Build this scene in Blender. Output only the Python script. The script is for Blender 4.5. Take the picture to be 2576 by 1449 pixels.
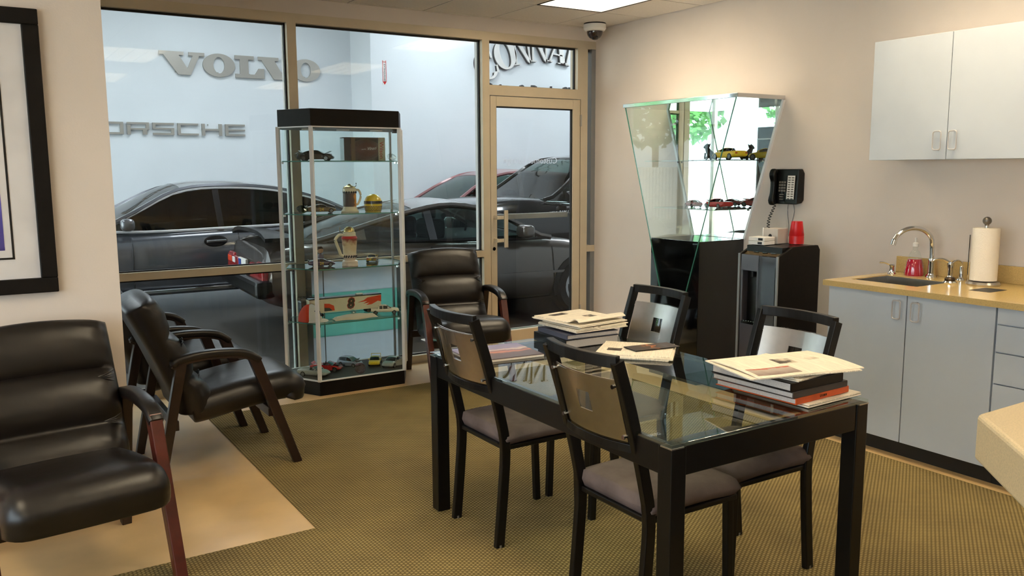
import bpy, bmesh, math, random
from mathutils import Vector, Matrix
random.seed(7)
R = math.radians
scene = bpy.context.scene
col = scene.collection
for o in list(bpy.data.objects): bpy.data.objects.remove(o)

# ------------------------------------------------------------------ camera
CAMH, FPX = 1.54, 2141.2
_y, _p, _r = R(32.381), R(7.930), R(-0.290)
FW = Vector((math.sin(_y)*math.cos(_p), math.cos(_y)*math.cos(_p), -math.sin(_p)))
_r0 = Vector((math.cos(_y), -math.sin(_y), 0)); _u0 = _r0.cross(FW)
RT = math.cos(_r)*_r0 + math.sin(_r)*_u0
UP = -math.sin(_r)*_r0 + math.cos(_r)*_u0
CAM = Vector((0, 0, CAMH))
cd = bpy.data.cameras.new('camera'); cam = bpy.data.objects.new('camera', cd); col.objects.link(cam)
cd.sensor_width = 36.0; cd.lens = FPX/2576*36.0; cd.clip_start = .05; cd.clip_end = 300
m = Matrix((RT, UP, -FW)).transposed().to_4x4(); m.translation = CAM
cam.matrix_world = m
scene.camera = cam
def ray(x, y): return FW + RT*((x-1288)/FPX) - UP*((y-724.5)/FPX)
def onz(x, y, z=0.): d = ray(x, y); return CAM + d*((z-CAMH)/d.z)
def ony(x, y, Y): d = ray(x, y); return CAM + d*(Y/d.y)
def onx(x, y, X): d = ray(x, y); return CAM + d*(X/d.x)

# ------------------------------------------------------------------ world, sun, exposure
w = bpy.data.worlds.new('sky'); scene.world = w; w.use_nodes = True
bg = w.node_tree.nodes['Background']
bg.inputs[0].default_value = (.78, .90, 1.0, 1); bg.inputs[1].default_value = 5.2
sd = bpy.data.lights.new('sun', 'SUN'); sun = bpy.data.objects.new('sun', sd); col.objects.link(sun)
sd.energy = 9.0; sd.angle = R(1); sd.color = (1, .95, .86)
sun.rotation_euler = (R(20), R(38), 0)          # shines from the east: only lights the yard west of the building
scene.view_settings.view_transform = 'Standard'; scene.view_settings.look = 'None'
scene.view_settings.gamma = 1.0; scene.view_settings.use_curve_mapping = False
scene.view_settings.exposure = 0.22

# ------------------------------------------------------------------ materials
MATS = {}
def srgb(c):
    f = lambda v: v/12.92 if v <= .04045 else ((v+.055)/1.055)**2.4
    return tuple(f(v/255.) for v in c)
def _new(name):
    m = bpy.data.materials.new(name); m.use_nodes = True
    nt = m.node_tree; return m, nt, nt.nodes['Principled BSDF']
def mat(name, c, rough=.5, metal=0., coat=0., var=.06, vscale=8., bump=0., bscale=40., emit=0., ecol=None, aniso=0., spec=.5, sub=None):
    """principled material with a little procedural colour variation and relief; c in 0-255 sRGB"""
    if name in MATS: return MATS[name]
    m, nt, b = _new(name); N = nt.nodes; L = nt.links
    base = srgb(c)
    tc = N.new('ShaderNodeTexCoord')
    nz = N.new('ShaderNodeTexNoise'); nz.inputs['Scale'].default_value = vscale; nz.inputs['Detail'].default_value = 4
    L.new(tc.outputs['Object'], nz.inputs['Vector'])
    rp = N.new('ShaderNodeValToRGB'); rp.color_ramp.elements[0].position = .3; rp.color_ramp.elements[1].position = .7
    rp.color_ramp.elements[0].color = (*[max(0, v*(1-var)) for v in base], 1)
    rp.color_ramp.elements[1].color = (*[min(1, v*(1+var)) for v in base], 1)
    L.new(nz.outputs['Fac'], rp.inputs['Fac']); L.new(rp.outputs['Color'], b.inputs['Base Color'])
    b.inputs['Roughness'].default_value = rough; b.inputs['Metallic'].default_value = metal
    b.inputs['Coat Weight'].default_value = coat; b.inputs['Coat Roughness'].default_value = .04
    b.inputs['Specular IOR Level'].default_value = spec
    if bump:
        n2 = N.new('ShaderNodeTexNoise'); n2.inputs['Scale'].default_value = bscale; n2.inputs['Detail'].default_value = 5
        L.new(tc.outputs['Object'], n2.inputs['Vector'])
        bp = N.new('ShaderNodeBump'); bp.inputs['Strength'].default_value = bump; bp.inputs['Distance'].default_value = .01
        L.new(n2.outputs['Fac'], bp.inputs['Height']); L.new(bp.outputs['Normal'], b.inputs['Normal'])
    if emit:
        b.inputs['Emission Color'].default_value = (*(ecol or base), 1); b.inputs['Emission Strength'].default_value = emit
    MATS[name] = m; return m
def glass(name, tint=(1, 1, 1), ior=1.5, rough=0.):
    if name in MATS: return MATS[name]
    m, nt, b = _new(name); N = nt.nodes; L = nt.links; N.remove(b)
    out = [n for n in N if n.type == 'OUTPUT_MATERIAL'][0]
    tr = N.new('ShaderNodeBsdfTransparent'); tr.inputs[0].default_value = (*tint, 1)
    gl = N.new('ShaderNodeBsdfGlossy'); gl.inputs['Roughness'].default_value = rough
    fr = N.new('ShaderNodeFresnel'); fr.inputs['IOR'].default_value = ior
    ge = N.new('ShaderNodeNewGeometry')
    s = N.new('ShaderNodeMath'); s.operation = 'SUBTRACT'; s.inputs[0].default_value = 1; L.new(ge.outputs['Backfacing'], s.inputs[1])
    k = N.new('ShaderNodeMath'); k.operation = 'MULTIPLY'; L.new(fr.outputs[0], k.inputs[0]); L.new(s.outputs[0], k.inputs[1])
    mx = N.new('ShaderNodeMixShader'); L.new(k.outputs[0], mx.inputs[0]); L.new(tr.outputs[0], mx.inputs[1]); L.new(gl.outputs[0], mx.inputs[2])
    L.new(mx.outputs[0], out.inputs[0]); MATS[name] = m; return m
def math_node(N, L, op, a, b=None):
    n = N.new('ShaderNodeMath'); n.operation = op
    for i, v in enumerate((a, b)):
        if v is None: continue
        if isinstance(v, (int, float)): n.inputs[i].default_value = v
        else: L.new(v, n.inputs[i])
    return n.outputs[0]
def carpet_mat():
    m, nt, b = _new('woven_carpet'); N = nt.nodes; L = nt.links
    tc = N.new('ShaderNodeTexCoord'); sp = N.new('ShaderNodeSeparateXYZ'); L.new(tc.outputs['Object'], sp.inputs[0])
    k = 2*math.pi/.0145
    # rows running along the room, knots staggered half a step from row to row
    sx = math_node(N, L, 'SINE', math_node(N, L, 'MULTIPLY', sp.outputs[0], k))
    row = math_node(N, L, 'FLOOR', math_node(N, L, 'DIVIDE', sp.outputs[0], .0145))
    ph = math_node(N, L, 'MULTIPLY', row, math.pi)
    sy = math_node(N, L, 'SINE', math_node(N, L, 'ADD', math_node(N, L, 'MULTIPLY', sp.outputs[1], k*.8), ph))
    ax = math_node(N, L, 'ABSOLUTE', math_node(N, L, 'SINE', math_node(N, L, 'MULTIPLY', sp.outputs[0], k/2)))
    h = math_node(N, L, 'MULTIPLY', ax, math_node(N, L, 'ADD', math_node(N, L, 'MULTIPLY', sy, .5), .5))
    rp = N.new('ShaderNodeValToRGB'); e = rp.color_ramp.elements
    e[0].position = .12; e[0].color = (*srgb((112, 96, 58)), 1); e[1].position = .8; e[1].color = (*srgb((176, 154, 102)), 1)
    L.new(h, rp.inputs['Fac'])
    nz = N.new('ShaderNodeTexNoise'); nz.inputs['Scale'].default_value = 2.2; nz.inputs['Detail'].default_value = 5; L.new(tc.outputs['Object'], nz.inputs['Vector'])
    r2 = N.new('ShaderNodeValToRGB'); r2.color_ramp.elements[0].position = .3; r2.color_ramp.elements[0].color = (.74, .74, .78, 1)
    r2.color_ramp.elements[1].position = .62; r2.color_ramp.elements[1].color = (1, 1, 1, 1); L.new(nz.outputs['Fac'], r2.inputs['Fac'])
    mx = N.new('ShaderNodeMix'); mx.data_type = 'RGBA'; mx.blend_type = 'MULTIPLY'; mx.inputs[0].default_value = 1
    L.new(rp.outputs[0], mx.inputs[6]); L.new(r2.outputs[0], mx.inputs[7]); L.new(mx.outputs[2], b.inputs['Base Color'])
    bp = N.new('ShaderNodeBump'); bp.inputs['Strength'].default_value = .7; bp.inputs['Distance'].default_value = .004
    L.new(h, bp.inputs['Height']); L.new(bp.outputs[0], b.inputs['Normal'])
    b.inputs['Roughness'].default_value = .95; b.inputs['Specular IOR Level'].default_value = .15
    return m
def print_mat(name, paper, ink, cols=5, lines=60., pic=None, amount=.5):
    """newsprint: rows of broken ink lines in columns plus a few picture blocks"""
    if name in MATS: return MATS[name]
    m, nt, b = _new(name); N = nt.nodes; L = nt.links
    tc = N.new('ShaderNodeTexCoord'); sp = N.new('ShaderNodeSeparateXYZ'); L.new(tc.outputs['Object'], sp.inputs[0])
    ln = math_node(N, L, 'GREATER_THAN', math_node(N, L, 'SINE', math_node(N, L, 'MULTIPLY', sp.outputs[1], lines*30)), .1)
    mp = N.new('ShaderNodeMapping'); mp.inputs['Scale'].default_value = (260, 18, 1); L.new(tc.outputs['Object'], mp.inputs[0])
    nz = N.new('ShaderNodeTexNoise'); nz.inputs['Scale'].default_value = 1; L.new(mp.outputs[0], nz.inputs['Vector'])
    br = math_node(N, L, 'GREATER_THAN', nz.outputs['Fac'], .47)
    cn = math_node(N, L, 'GREATER_THAN', math_node(N, L, 'ABSOLUTE', math_node(N, L, 'SINE', math_node(N, L, 'MULTIPLY', sp.outputs[0], 40.))), .2)
    tx = math_node(N, L, 'MULTIPLY', math_node(N, L, 'MULTIPLY', ln, br), cn)
    vo = N.new('ShaderNodeTexNoise'); vo.inputs['Scale'].default_value = 9; vo.inputs['Detail'].default_value = 6; L.new(tc.outputs['Object'], vo.inputs['Vector'])
    bl = math_node(N, L, 'GREATER_THAN', vo.outputs['Fac'], .66 if pic else 2.)
    a = N.new('ShaderNodeMix'); a.data_type = 'RGBA'; a.inputs[6].default_value = (*srgb(paper), 1); a.inputs[7].default_value = (*srgb(ink), 1)
    L.new(math_node(N, L, 'MULTIPLY', tx, amount), a.inputs[0])
    c = N.new('ShaderNodeMix'); c.data_type = 'RGBA'; c.inputs[7].default_value = (*srgb(pic or ink), 1)
    L.new(math_node(N, L, 'MULTIPLY', bl, .75), c.inputs[0]); L.new(a.outputs[2], c.inputs[6]); L.new(c.outputs[2], b.inputs['Base Color'])
    b.inputs['Roughness'].default_value = .9; b.inputs['Specular IOR Level'].default_value = .2
    MATS[name] = m; return m
def ramp_mat(name, stops, axis=2, scale=1., off=0., warp=.3, wscale=6., rough=.4):
    """flat print: colour bands along one object axis, edges broken by noise"""
    if name in MATS: return MATS[name]
    m, nt, b = _new(name); N = nt.nodes; L = nt.links
    tc = N.new('ShaderNodeTexCoord'); sp = N.new('ShaderNodeSeparateXYZ'); L.new(tc.outputs['Object'], sp.inputs[0])
    nz = N.new('ShaderNodeTexNoise'); nz.inputs['Scale'].default_value = wscale; nz.inputs['Detail'].default_value = 6; L.new(tc.outputs['Object'], nz.inputs['Vector'])
    v = math_node(N, L, 'ADD', math_node(N, L, 'MULTIPLY', sp.outputs[axis], scale), off)
    v = math_node(N, L, 'ADD', v, math_node(N, L, 'MULTIPLY', math_node(N, L, 'SUBTRACT', nz.outputs['Fac'], .5), warp))
    rp = N.new('ShaderNodeValToRGB'); cr = rp.color_ramp
    while len(cr.elements) < len(stops): cr.elements.new(.5)
    for e, (p, c) in zip(cr.elements, stops): e.position = p; e.color = (*srgb(c), 1)
    L.new(v, rp.inputs['Fac']); L.new(rp.outputs[0], b.inputs['Base Color']); b.inputs['Roughness'].default_value = rough
    MATS[name] = m; return m

M = {}
M['wall'] = mat('painted_wall', (226, 214, 204), .85, var=.02, vscale=3, bump=.06, bscale=120)
M['swall'] = mat('showroom_wall_paint', (226, 232, 236), .8, var=.02, vscale=1.5)
M['ceil'] = mat('ceiling_tile', (232, 224, 214), .95, var=.04, vscale=60, bump=.25, bscale=160)
M['grid'] = mat('ceiling_grid', (150, 140, 126), .6)
M['floor'] = mat('beige_floor', (214, 180, 128), .42, var=.10, vscale=3, bump=.03, bscale=30)
M['sfloor'] = mat('polished_concrete', (66, 63, 60), .34, var=.35, vscale=1.1, spec=.4)
M['carpet'] = carpet_mat()
M['alu'] = mat('champagne_aluminium', (212, 198, 174), .42, .3, var=.03)
M['alu2'] = mat('grey_aluminium', (150, 152, 154), .4, .5, var=.03)
M['gasket'] = mat('black_gasket', (20, 20, 22), .6)
M['pane'] = glass('window_glass', (.97, .985, .98), 1.5)
M['case_glass'] = glass('case_glass', (.95, .985, .975), 1.5)
M['shelf_glass'] = glass('shelf_glass', (.86, .95, .92), 1.55)
M['table_glass'] = glass('table_glass', (.86, .94, .92), 2.5)
M['glass_edge'] = mat('green_glass_edge', (70, 130, 115), .15, var=.1)
M['mirror'] = mat('mirror_silver', (240, 244, 244), .01, 1., var=0)
M['black'] = mat('black_satin', (9, 8, 8), .34, var=.1, spec=.35)
M['blackwood'] = mat('black_wood', (18, 14, 11), .5, var=.25, vscale=20, bump=.05, spec=.2)
M['gloss_black'] = mat('gloss_black_laminate', (10, 10, 11), .06, coat=.6, var=.05)
M['leather'] = mat('black_leather', (22, 17, 14), .36, var=.2, vscale=10, bump=.10, bscale=22)
M['mahogany'] = mat('mahogany_wood', (84, 30, 18), .34, coat=.2, var=.25, vscale=18)
M['darkwood'] = mat('dark_stained_wood', (38, 22, 16), .38, coat=.1, var=.25, vscale=18)
M['steel'] = mat('brushed_steel', (186, 182, 176), .30, 1., var=.05, vscale=30)
M['chrome'] = mat('chrome', (226, 228, 230), .06, 1., var=0)
M['silver'] = mat('satin_silver', (240, 240, 242), .35, .1, var=.02)
M['suede'] = mat('taupe_suede', (104, 90, 86), .95, var=.3, vscale=7, bump=.1, bscale=200, spec=.1)
M['acrylic'] = glass('clear_acrylic', (.93, .93, .93), 1.6)
M['cab'] = mat('grey_laminate', (198, 205, 214), .42, var=.05, vscale=2.)
M['cabdark'] = mat('toe_kick_black', (18, 16, 15), .5)
M['counter'] = mat('tan_solid_surface', (206, 176, 116), .16, var=.10, vscale=150, coat=.2)
M['island'] = mat('speckled_solid_surface', (206, 186, 148), .35, var=.12, vscale=220)
M['white'] = mat('white_plastic', (236, 234, 230), .4)
M['cream'] = mat('cream_ceramic', (232, 216, 184), .22, coat=.4)
M['paper_white'] = mat('white_paper', (240, 236, 228), .9, var=.02)
M['pages'] = mat('book_pages', (206, 200, 196), .9, var=.12, vscale=300)
M['red'] = mat('red_plastic', (200, 14, 22), .3)
M['redpaint'] = mat('red_car_paint', (176, 14, 20), .25, coat=1.)
M['yellow'] = mat('yellow_paint', (236, 196, 10), .28, coat=.8)
M['orange'] = mat('orange_red_print', (226, 70, 30), .5)
M['tsilver'] = mat('silver_car_paint', (176, 174, 164), .3, .4, coat=.8)
M['tblue'] = mat('silver_blue_car_paint', (160, 168, 184), .3, .4, coat=.8)
M['tblack'] = mat('black_car_paint', (18, 18, 20), .2, coat=1.)
M['tglass'] = mat('dark_toy_window', (26, 28, 30), .08, coat=1.)
M['tyre'] = mat('tyre_rubber', (24, 24, 25), .8)
M['rim'] = mat('alloy_rim', (180, 180, 180), .3, .8)
M['letters'] = mat('brushed_metal_letters', (176, 172, 164), .38, .55, var=.04, vscale=2)
M['sign_face'] = mat('white_sign_letters', (228, 226, 222), .5)
M['sign_shade'] = mat('sign_shade_tone', (52, 52, 54), .5)  # painted shade for the sides of the raised letters
def translucent(name, c, k=.6):
    m, nt, b = _new(name); N = nt.nodes; L = nt.links; b.inputs['Base Color'].default_value = (*srgb(c), 1); b.inputs['Roughness'].default_value = .6
    tl = N.new('ShaderNodeBsdfTranslucent'); nz = N.new('ShaderNodeTexNoise'); nz.inputs['Scale'].default_value = 5
    rp = N.new('ShaderNodeValToRGB'); rp.color_ramp.elements[0].color = (*[v*.85 for v in srgb(c)], 1); rp.color_ramp.elements[1].color = (*srgb(c), 1)
    L.new(nz.outputs['Fac'], rp.inputs['Fac']); L.new(rp.outputs[0], tl.inputs[0])
    mx = N.new('ShaderNodeMixShader'); mx.inputs[0].default_value = k; out = [n for n in N if n.type == 'OUTPUT_MATERIAL'][0]
    L.new(b.outputs[0], mx.inputs[1]); L.new(tl.outputs[0], mx.inputs[2]); L.new(mx.outputs[0], out.inputs[0]); MATS[name] = m; return m
M['teal'] = translucent('teal_film', (186, 240, 232), .75); M['film'] = translucent('white_film', (246, 248, 255), .75)
M['green_mat'] = mat('green_mat', (72, 106, 92), .9)
M['crystal'] = glass('crystal', (.93, .95, .93), 2.0)
M['pink_crystal'] = glass('pink_crystal', (.95, .72, .78), 2.0)
M['lens'] = mat('troffer_lens', (255, 244, 214), .6, emit=13., ecol=(1.0, .85, .63))
M['slens'] = mat('showroom_lens', (255, 255, 255), .6, emit=15., ecol=(.88, .95, 1.0))

# ------------------------------------------------------------------ mesh helpers
class MB:
    def __init__(s): s.v = []; s.f = []
    def add(s, vs, fs):
        n = len(s.v); s.v += [tuple(v) for v in vs]; s.f += [tuple(i+n for i in f) for f in fs]; return s
    def box(s, x0, x1, y0, y1, z0, z1):
        return s.add([(x, y, z) for z in (z0, z1) for y in (y0, y1) for x in (x0, x1)],
                     [(0, 2, 3, 1), (4, 5, 7, 6), (0, 1, 5, 4), (1, 3, 7, 5), (3, 2, 6, 7), (2, 0, 4, 6)])
    def bar(s, p, q, w, h, up=(0, 0, 1), w2=None, h2=None):
        p = Vector(p); q = Vector(q); d = (q-p).normalized(); a = d.cross(Vector(up))
        if a.length < 1e-4: a = d.cross(Vector((1, 0, 0)))
        a.normalize(); b = a.cross(d)
        vs = []
        for c, ww, hh in ((p, w, h), (q, w2 or w, h2 or h)):
            vs += [c + a*(sx*ww/2) + b*(sy*hh/2) for sx, sy in ((-1, -1), (1, -1), (1, 1), (-1, 1))]
        return s.add(vs, [(3, 2, 1, 0), (4, 5, 6, 7), (0, 1, 5, 4), (1, 2, 6, 5), (2, 3, 7, 6), (3, 0, 4, 7)])
    def rings(s, rs, cap=True, closed=False):
        n = len(rs[0]); vs = [p for r in rs for p in r]; fs = []
        k = len(rs)
        for i in range(k if closed else k-1):
            for j in range(n):
                a = i*n+j; b = i*n+(j+1) % n; c = ((i+1) % k)*n+(j+1) % n; d = ((i+1) % k)*n+j
                fs.append((a, b, c, d))
        if cap and not closed: fs += [tuple(range(n-1, -1, -1)), tuple(range((k-1)*n, k*n))]
        return s.add(vs, fs)
    def sweep(s, path, sec, up=(0, 0, 1), scales=None):
        """sec: list of (a,b) section points; a sideways, b along the up-ish normal"""
        path = [Vector(p) for p in path]; rs = []
        for i, p in enumerate(path):
            d = (path[min(i+1, len(path)-1)]-path[max(i-1, 0)]).normalized()
            a = d.cross(Vector(up))
            if a.length < 1e-4: a = d.cross(Vector((1, 0, 0)))
            a.normalize(); b = a.cross(d); k = scales[i] if scales else 1
            rs.append([p + a*(u*k) + b*(v*k) for u, v in sec])
        return s.rings(rs)
    def tube(s, path, r, n=8, scales=None, up=(0, 0, 1)):
        return s.sweep(path, [(r*math.cos(2*math.pi*i/n), r*math.sin(2*math.pi*i/n)) for i in range(n)], up, scales)
    def lathe(s, prof, n=20, c=(0, 0, 0), axis='z', half=1.):
        rs = []
        for r, z in prof:
            ring = []
            for i in range(n):
                t = 2*math.pi*i/n; x, y = r*math.cos(t), r*math.sin(t)
                ring.append({'z': (c[0]+x, c[1]+y, c[2]+z), 'y': (c[0]+x, c[1]+z, c[2]-y), 'x': (c[0]+z, c[1]+x, c[2]+y)}[axis])
            rs.append(ring)
        return s.rings(rs)
    def prism(s, poly, d0, d1, plane='xy'):
        """extrude polygon; plane xy->z, xz->y, yz->x"""
        mp = {'xy': lambda u, v, d: (u, v, d), 'xz': lambda u, v, d: (u, d, v), 'yz': lambda u, v, d: (d, u, v)}[plane]
        n = len(poly)
        vs = [mp(u, v, d0) for u, v in poly] + [mp(u, v, d1) for u, v in poly]
        fs = [tuple(range(n)), tuple(range(2*n-1, n-1, -1))] + [(i, n+i, n+(i+1) % n, (i+1) % n) for i in range(n)]
        return s.add(vs, fs)
    def grid(s, f, nu, nv):
        vs = [f(i/nu, j/nv) for i in range(nu+1) for j in range(nv+1)]
        return s.add(vs, [(i*(nv+1)+j, (i+1)*(nv+1)+j, (i+1)*(nv+1)+j+1, i*(nv+1)+j+1) for i in range(nu) for j in range(nv)])
    def slab(s, f, nu, nv, t):
        """surface f(u,v) thickened downwards (or along t vector)"""
        t = Vector(t); top = [Vector(f(i/nu, j/nv)) for i in range(nu+1) for j in range(nv+1)]
        n = len(top); q = lambda i, j: i*(nv+1)+j
        fs = [(q(i, j), q(i+1, j), q(i+1, j+1), q(i, j+1)) for i in range(nu) for j in range(nv)]
        fs += [tuple(n+k for k in reversed(g)) for g in fs]
        edge = [q(i, 0) for i in range(nu)] + [q(nu, j) for j in range(nv)] + [q(i, nv) for i in range(nu, 0, -1)] + [q(0, j) for j in range(nv, 0, -1)]
        m_ = len(edge)
        fs += [(edge[(k+1) % m_], edge[k], n+edge[k], n+edge[(k+1) % m_]) for k in range(m_)]
        return s.add(top + [p+t for p in top], fs)
    def build(s, name, mt, parent=None, bevel=0., seg=2, smooth=False, loc=None, rot=None, flat=35):
        me = bpy.data.meshes.new(name); me.from_pydata(s.v, [], s.f)
        bm = bmesh.new(); bm.from_mesh(me)
        bmesh.ops.remove_doubles(bm, verts=bm.verts, dist=1e-6)
        big = [f for f in bm.faces if len(f.verts) > 4]
        bmesh.ops.recalc_face_normals(bm, faces=bm.faces)
        if bevel:
            ed = [e for e in bm.edges if len(e.link_faces) == 2 and e.calc_face_angle(0) > R(40)]
            bmesh.ops.bevel(bm, geom=ed, offset=bevel, segments=seg, affect='EDGES', profile=.5, clamp_overlap=True)
        big = [f for f in bm.faces if len(f.verts) > 4]
        if big: bmesh.ops.triangulate(bm, faces=big)
        bm.to_mesh(me); bm.free(); me.validate()
        me.materials.append(MATS[mt] if isinstance(mt, str) and mt in MATS else (M[mt] if isinstance(mt, str) else mt))
        if smooth:
            for p in me.polygons: p.use_smooth = True
            try: me.set_sharp_from_angle(angle=R(flat))
            except Exception: pass
        o = bpy.data.objects.new(name, me); col.objects.link(o)
        if parent: o.parent = parent
        if loc: o.location = loc
        if rot: o.rotation_euler = rot
        return o
def tag(o, label, cat, group=None):
    o['label'] = label; o['category'] = cat
    if group: o['group'] = group
    return o
def struct(o): o['kind'] = 'structure'; return o
def thing(name, label, cat, loc=(0, 0, 0), rz=0., group=None):
    o = bpy.data.objects.new(name, None); col.objects.link(o); o.empty_display_size = .05
    o.location = loc; o.rotation_euler = (0, 0, rz); return tag(o, label, cat, group)
def part(name, mt, parent, label=None, **k):
    """returns a context builder"""
    mb = MB(); mb._a = (name, mt, parent, k, label); return mb
def done(mb):
    n, mt, p, k, lb = mb._a; o = mb.build(n, mt, p, **k)
    if lb: o['label'] = lb
    return o
def boxpart(name, mt, parent, b, bevel=0., seg=2, label=None, smooth=False):
    o = MB().box(*b).build(name, mt, parent, bevel=bevel, seg=seg, smooth=smooth)
    if label: o['label'] = label
    return o
def copy_tree(o, parent=None):
    c = o.copy(); col.objects.link(c); c.parent = parent
    for ch in o.children: copy_tree(ch, c)
    return c
def text_obj(txt, size, mt, parent, mat4, name='lettering', ext=.0005, mirror=False, align='CENTER', shear=0., label=None, bold=0.):
    cu = bpy.data.curves.new('t', 'FONT'); cu.body = txt; cu.size = size; cu.extrude = ext; cu.align_x = align; cu.align_y = 'CENTER'
    cu.resolution_u = 2; cu.shear = shear; cu.offset = bold
    to = bpy.data.objects.new('t', cu); col.objects.link(to)
    dg = bpy.context.evaluated_depsgraph_get(); me = bpy.data.meshes.new_from_object(to.evaluated_get(dg))
    bpy.data.objects.remove(to); bpy.data.curves.remove(cu)
    if mirror:
        for v in me.vertices: v.co.x *= -1
    me.transform(mat4); me.materials.clear(); me.materials.append(M[mt] if isinstance(mt, str) else mt)
    o = bpy.data.objects.new(name, me); col.objects.link(o); o.parent = parent
    if label: o['label'] = label
    return o
def frame4(origin, xdir, ydir):
    x = Vector(xdir).normalized(); y = Vector(ydir).normalized(); z = x.cross(y)
    m = Matrix((x, y, z)).transposed().to_4x4(); m.translation = Vector(origin); return m
def rrect(w, h, r, n=4):
    out = []
    for cx, cy, a0 in ((w/2-r, h/2-r, 0), (-w/2+r, h/2-r, 90), (-w/2+r, -h/2+r, 180), (w/2-r, -h/2+r, 270)):
        out += [(cx+r*math.cos(R(a0+90*i/n)), cy+r*math.sin(R(a0+90*i/n))) for i in range(n+1)]
    return out

# ------------------------------------------------------------------ room shell
D, XR, CEIL = 6.075, 4.737, 2.745
SF = -.05                                   # showroom floor level
struct(boxpart('floor', 'floor', None, (-2.8, XR, -2.6, 6.185, -.12, 0)))
struct(boxpart('wall_right', 'wall', None, (XR, XR+.14, -2.6, 6.185, -.12, CEIL+.24)))
struct(boxpart('wall_front', 'wall', None, (-2.8, XR, -2.74, -2.6, -.12, CEIL+.24)))
struct(boxpart('wall_picture', 'wall', None, (-2.8, .530, 4.05, 4.17, 0, CEIL+.16)))
struct(boxpart('wall_alcove', 'wall', None, (-.75, -.6, 4.17, 6.185, 0, CEIL+.16)))
wl = MB()
for b in ((-2.94, -2.8, -2.74, -1.9, -.12, CEIL+.24), (-2.94, -2.8, 3.3, 4.29, -.12, CEIL+.24), (-2.94, -2.8, -1.9, 3.3, -.12, .55), (-2.94, -2.8, -1.9, 3.3, 2.4, CEIL+.24)):
    wl.box(*b)
struct(wl.build('wall_left', 'wall'))
wo = struct(MB().box(-2.90, -2.84, -1.9, 3.3, .55, .60).box(-2.90, -2.84, -1.9, 3.3, 2.35, 2.4).build('window_4', 'alu'))
for y in (-1.9, -.62, .68, 1.98, 3.25): boxpart('mullion', 'alu', wo, (-2.90, -2.84, y, y+.05, .6, 2.35))
for y in (-1.85, -.57, .73, 2.03): boxpart('pane', 'pane', wo, (-2.875, -2.869, y, y+1.22, .6, 2.35))

cp = MB()                                   # L-shaped carpet
cp.prism([(1.16, 5.435), (4.035, 5.435), (4.035, -2.6), (-2.8, -2.6), (-2.8, 3.425), (1.16, 3.425)], .0, .005)
struct(cp.build('floor_carpet', 'carpet'))

# ceiling: slab, suspension grid, tiles
ce = struct(boxpart('ceiling', 'grid', None, (-2.8, XR, -2.6, 6.185, CEIL+.16, CEIL+.24)))
TROFF = [(3.655, 4.185), (3.655, 1.747), (1.217, 1.747), (1.217, -.69), (3.655, -.69), (-1.222, 1.747), (-1.222, -.69)]   # lower corner (x,y); 0.61 x 1.22
skip = set()
GX0, GY0, T = 4.265, 5.404, .6096
for tx, ty in TROFF:
    for k in range(2): skip.add((round((tx-GX0)/T), round((ty+k*T-GY0)/T)))
tm = {}
for i in range(-12, 1):
    for j in range(-14, 2):
        x0, x1 = max(GX0+i*T, -2.8), min(GX0+(i+1)*T, XR); y0, y1 = max(GY0+j*T, -2.6), min(GY0+(j+1)*T, D)
        if x1-x0 < .03 or y1-y0 < .03 or (i, j) in skip: continue
        key = (round(x1-x0, 3), round(y1-y0, 3)); c = ((x0+x1)/2, (y0+y1)/2)
        if key in tm:
            o = bpy.data.objects.new('ceiling_tile', tm[key]); col.objects.link(o); o.parent = ce
        else:
            o = MB().box(-key[0]/2+.006, key[0]/2-.006, -key[1]/2+.006, key[1]/2-.006, 0, .012).build('ceiling_tile', 'ceil', ce); tm[key] = o.data
        o.location = (c[0], c[1], CEIL)
for i in range(-11, 1): boxpart('grid_bar', 'grid', ce, (GX0+i*T-.0075, GX0+i*T+.0075, -2.6, D, CEIL+.003, CEIL+.018))
for j in range(-13, 1): boxpart('grid_bar', 'grid', ce, (-2.8, XR, GY0+j*T-.0075, GY0+j*T+.0075, CEIL+.003, CEIL+.017)) if not any(abs(GY0+j*T-(ty+T)) < .05 for tx, ty in TROFF) else None
def troffer(tx, ty, label):
    t = thing('ceiling_light', label, 'light', (tx+.3048, ty+.6096, CEIL), group='lounge ceiling lights')
    fr = part('housing', 'white', t)
    for b in ((-.300, -.285, -.605, .605), (.285, .300, -.605, .605), (-.285, .285, -.605, -.590), (-.285, .285, .590, .605)): fr.box(*b, .0, .115)
    fr.box(-.300, .300, -.605, .605, .115, .125); done(fr)
    ed = part('edge_trim', 'black', t)
    for b in ((-.304, -.299, -.609, .609), (.299, .304, -.609, .609), (-.299, .299, -.609, -.604), (-.299, .299, .604, .609)): ed.box(*b, -.003, .012)
    done(ed)
    boxpart('lens', 'lens', t, (-.284, .284, -.589, .589, .108, .112))
    for x in (-.142, 0, .142): boxpart('louvre_blade', 'white', t, (x-.002, x+.002, -.589, .589, .004, .088))
    for k in range(1, 8): boxpart('louvre_blade', 'white', t, (-.284, .284, -.589+k*.14725-.002, -.589+k*.14725+.002, .004, .0875))
TL = ['lit ceiling light panel nearest the dome camera, cut by the top edge', 'ceiling light panel above the wall cabinets', 'ceiling light panel above the glass table', 'ceiling light panel behind the camera', 'ceiling light panel over the island end', 'ceiling light panel by the framed picture', 'ceiling light panel at the rear left']
for (a, b), l in zip(TROFF, TL): troffer(a, b, l)

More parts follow.
